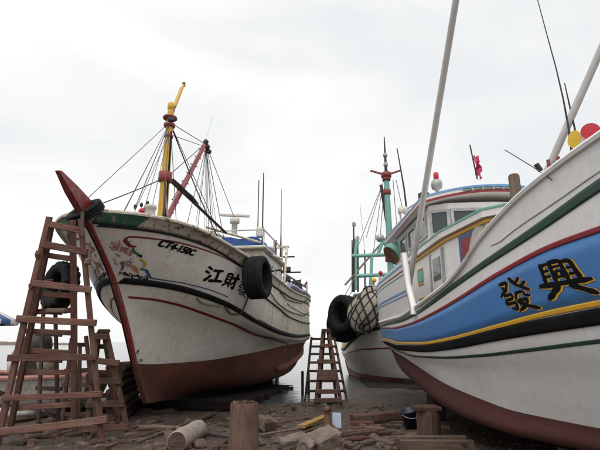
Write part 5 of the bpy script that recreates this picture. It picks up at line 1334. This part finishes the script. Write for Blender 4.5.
# gravel and chips nobody could count
mb = MB(); N = 5000
gxp = rng.uniform(-7.5, 4.5, N); gyp = 7.6 + 7.2 * rng.random(N) ** 1.4; gzz = gz(gxp, gyp)
tet = np.array([(1, 1, 1), (-1, -1, 1), (-1, 1, -1), (1, -1, -1)], float)
for i in range(N):
    s_ = rng.uniform(.004, .014) * (1 if rng.random() < .95 else 1.8); mm_ = rng.normal(0, 1, (3, 3)); mm_, _ = np.linalg.qr(mm_)
    mb.add((tet * s_ * rng.uniform(.6, 1.6, 3)) @ mm_.T + (gxp[i], gyp[i], gzz[i] + s_ * .4), [(0, 1, 2), (0, 3, 1), (0, 2, 3), (1, 3, 2)])
o = mb.build('gravel', 'stone'); tag(o, 'scattered fine gravel and chips over the muddy slipway', 'gravel', kind='stuff')

# timbers stacked behind the short trestle, beside the stem
for k in range(14):
    r_, c_ = divmod(k, 2); zc = -.08 + r_ * .19; q = at_depth(119 + 8 * c_ - r_ * .8, 400, 11.6)
    o = MB().tube([(q[0] + rng.uniform(-.05, .05), q[1] - .4 + rng.uniform(-.1, .1), zc), (q[0] - .5, q[1] + 2.2, zc - .05)], [.115, .10], 10).build('stacked_timber', 'wood_pile' if k % 3 == 0 else 'wood_dark'); tag(o, 'dark round timber in the stack beside the boat stem', 'timber', 'stacked timbers beside the stem')
# thin stakes in the shallows
for px, d, hh in ((147, 14.6, .35), (172, 15.0, .45), (189, 15.2, .4), (196, 15.4, .35)):
    q = at_depth(px, 400, d); o = MB().tube([(q[0], d, -.45), (q[0] + .02, d, -.1 + hh * .3)], .035, 7).build('stake', 'wood_wet'); tag(o, 'thin dark stake standing in the shallows under the weathered boat', 'stake', 'stakes under the boat')
for px, y0 in ((302.5, 371), (308.5, 373)):
    q0, q1 = at_depth(px, 400, 17.4), at_depth(px, y0, 17.4); o = MB().tube([(q1[0], 17.4, -.5), q1], .05, 8).build('mooring_stake', 'wood_wet'); tag(o, 'dark upright stake in the water left of the wide ladder', 'stake', 'stakes beside the ladder')

# small boat ashore behind the tall trestle
S_lines = [[(.5,.03,.12),(2,.04,.1),(4.3,.04,.12)], [(.3,.03,.35),(1,.4,.3),(2.2,.65,.26),(4.3,.55,.3)], [(.1,.03,.75),(.9,.55,.68),(2.2,.82,.62),(4.4,.7,.66)], [(0,.03,1.08),(.8,.65,.98),(2.2,.93,.9),(4.45,.8,.95)]]
sq = at_depth(-12, 400, 12.4)
SK = Hull((sq[0] - 1.7, 12.6), 90, 1, [[(x, y, z + gzf(-6.5, 12.5) + .08) for x, y, z in l] for l in S_lines], 1, 50, 4)
sk = thing('skiff', SK.w(2.2, 0, gzf(-6.5, 12.5)), 'small white skiff with pink gunwale ashore behind the tall ladder', 'boat')
SK.skin(sk, 'skiff_white', 'skiff_white'); SK.cap(sk, 'gunwale', 'skiff_pink', w_=.12, h=.09)
SK.deck(sk, 'wood_grey', lambda x: np.full_like(x, .35), .5, 4.3)
for xx_ in (1.4, 2.6, 3.8): MB().beam(SK.w(xx_, -.75, .72), SK.w(xx_, .75, .72), .2, .04).build('thwart', 'wood_grey', sk)
for xx_ in (1.0, 3.6): o = MB().box(SK.w(xx_, 0, gzf(*SK.w(xx_, 0, 0)[:2]) + .07), (.2, 1.2, .2), None, .02).build('chock', 'wood_dark', sk)
om = thing('outboard_motor', SK.w(2.2, -.1, .75), 'dark machine with rounded cowl sitting in the small white skiff', 'motor')
q = at_depth(37, 346, 12.5)
MB().lathe([(.18, -.3), (.34, -.22), (.38, 0), (.34, .22), (.2, .34), (.03, .37)], 18, q, caps=True).build('cowl', 'dark_steel', om)
MB().beam((q[0], q[1], .6), (q[0], q[1], q[2] - .2), .3, .22).build('stand', 'dark_steel', om)
MB().tube([q + np.array([-.3, -.1, .1]), q + np.array([-.5, -.2, -.2]), q + np.array([-.45, -.2, -.6])], .04, 7).build('exhaust', 'galv', om)
for px, py, mt_, lb2 in ((50, 350, 'net_cloth', 'pale cloth bundle piled in the skiff next to the dark machine'), (21, 352, 'bag_white', 'white cloth bundle piled in the skiff left of the machine')):
    q = at_depth(px, py, 12.5); o = MB().lathe([(.05, -.55), (.22, -.5), (.26, -.3), (.22, -.1), (.1, .0), (.02, .02)], 16, q, mod=lambda k, j, r: r * (1 + .14 * math.sin(j * 1.3 + k)), caps=True).build('cloth_bundle', mt_); tag(o, lb2, 'bundle')
q = at_ground(25, 415, .1)
o = MB().lathe([(.03, -.12), (.34, -.1), (.4, .0), (.3, .12), (.1, .2), (.01, .21)], 18, q, mod=lambda k, j, r: r * (1 + .16 * math.sin(j * 1.1 + k * 1.7)), caps=True).build('rubbish_bag', 'bag_white'); tag(o, 'crumpled white bag on the ground behind the tall ladder', 'bag')
for i, (a, b) in enumerate((((60,411),(88,403)),((48,408),(95,410)),((70,415),(110,408)),((30,404),(80,401)),((84,418),(118,412)))):
    a, b = at_ground(*a, .07 + .05 * (i % 2)), at_ground(*b, .07 + .05 * (i % 3)); o = MB().beam(a, b, .14, .1).build('scrap_timber', 'wood_dark'); tag(o, 'dark scrap timber in the heap behind the ladders', 'timber', 'scrap timber behind the ladders')
for i in range(16):
    a = at_ground(rng.uniform(40, 112), rng.uniform(402, 420), .05 + .12 * rng.random()); d = rng.uniform(.5, 1.3); an = rng.uniform(-.6, .6)
    b = a + np.array([d * math.cos(an), d * math.sin(an), rng.uniform(-.08, .12)]); o = MB().beam(a, b, rng.uniform(.07, .16), rng.uniform(.05, .1)).build('scrap_timber', 'wood_dark' if i % 3 else 'wood_pile'); tag(o, 'dark scrap timber in the heap behind the ladders', 'timber', 'scrap timber behind the ladders')

# striped parasol at the left edge
tipp = at_depth(11, 320, 14.0); pc = np.array([tipp[0] - 1.45, 14.0, tipp[2]])
um = thing('parasol', (pc[0], pc[1], gzf(pc[0], pc[1])), 'blue and white striped parasol at the left edge', 'parasol')
NG = 24; rim = [pc + np.array([1.45 * math.cos(2 * PI * j / NG), 1.45 * math.sin(2 * PI * j / NG), 0]) for j in range(NG)]
apex = pc + np.array([0, 0, .62])
for k in range(NG):
    a, b = rim[k], rim[(k + 1) % NG]; rows = []
    for t in np.linspace(0, 1, 6):
        sg = .10 * math.sin(PI * t)
        rows.append([apex + (a - apex) * t - np.array([0, 0, -sg * .4]), apex + (b - apex) * t - np.array([0, 0, -sg * .4])])
    rows.append([a + np.array([0, 0, -.13]), b + np.array([0, 0, -.13])])
    MB().grid(np.array(rows)).build('canopy_gore', 'tarp_blue' if k % 2 else 'bag_white', um)
MB().tube([(pc[0], pc[1], gzf(pc[0], pc[1]) - .05), apex + np.array([0, 0, .08])], .025, 10).build('pole', 'galv', um)
# far breakwater
mb = MB(); xs_ = np.linspace(-330, -150, 90); rows = []
for dy, zz_ in ((-4, -.6), (-2.5, .7), (-1, 1.5), (1, 1.6), (4, -.6)): rows.append([(x, 300 + dy + .06 * (x + 240), zz_ + (rng.uniform(-.5, .5) if zz_ > 0 else 0) - .9 * max(0, (x + 185) / 35)) for x in xs_])
o = mb.grid(np.array(rows), False).build('breakwater', 'concrete'); tag(o, 'low grey breakwater on the horizon at the far left', 'breakwater')
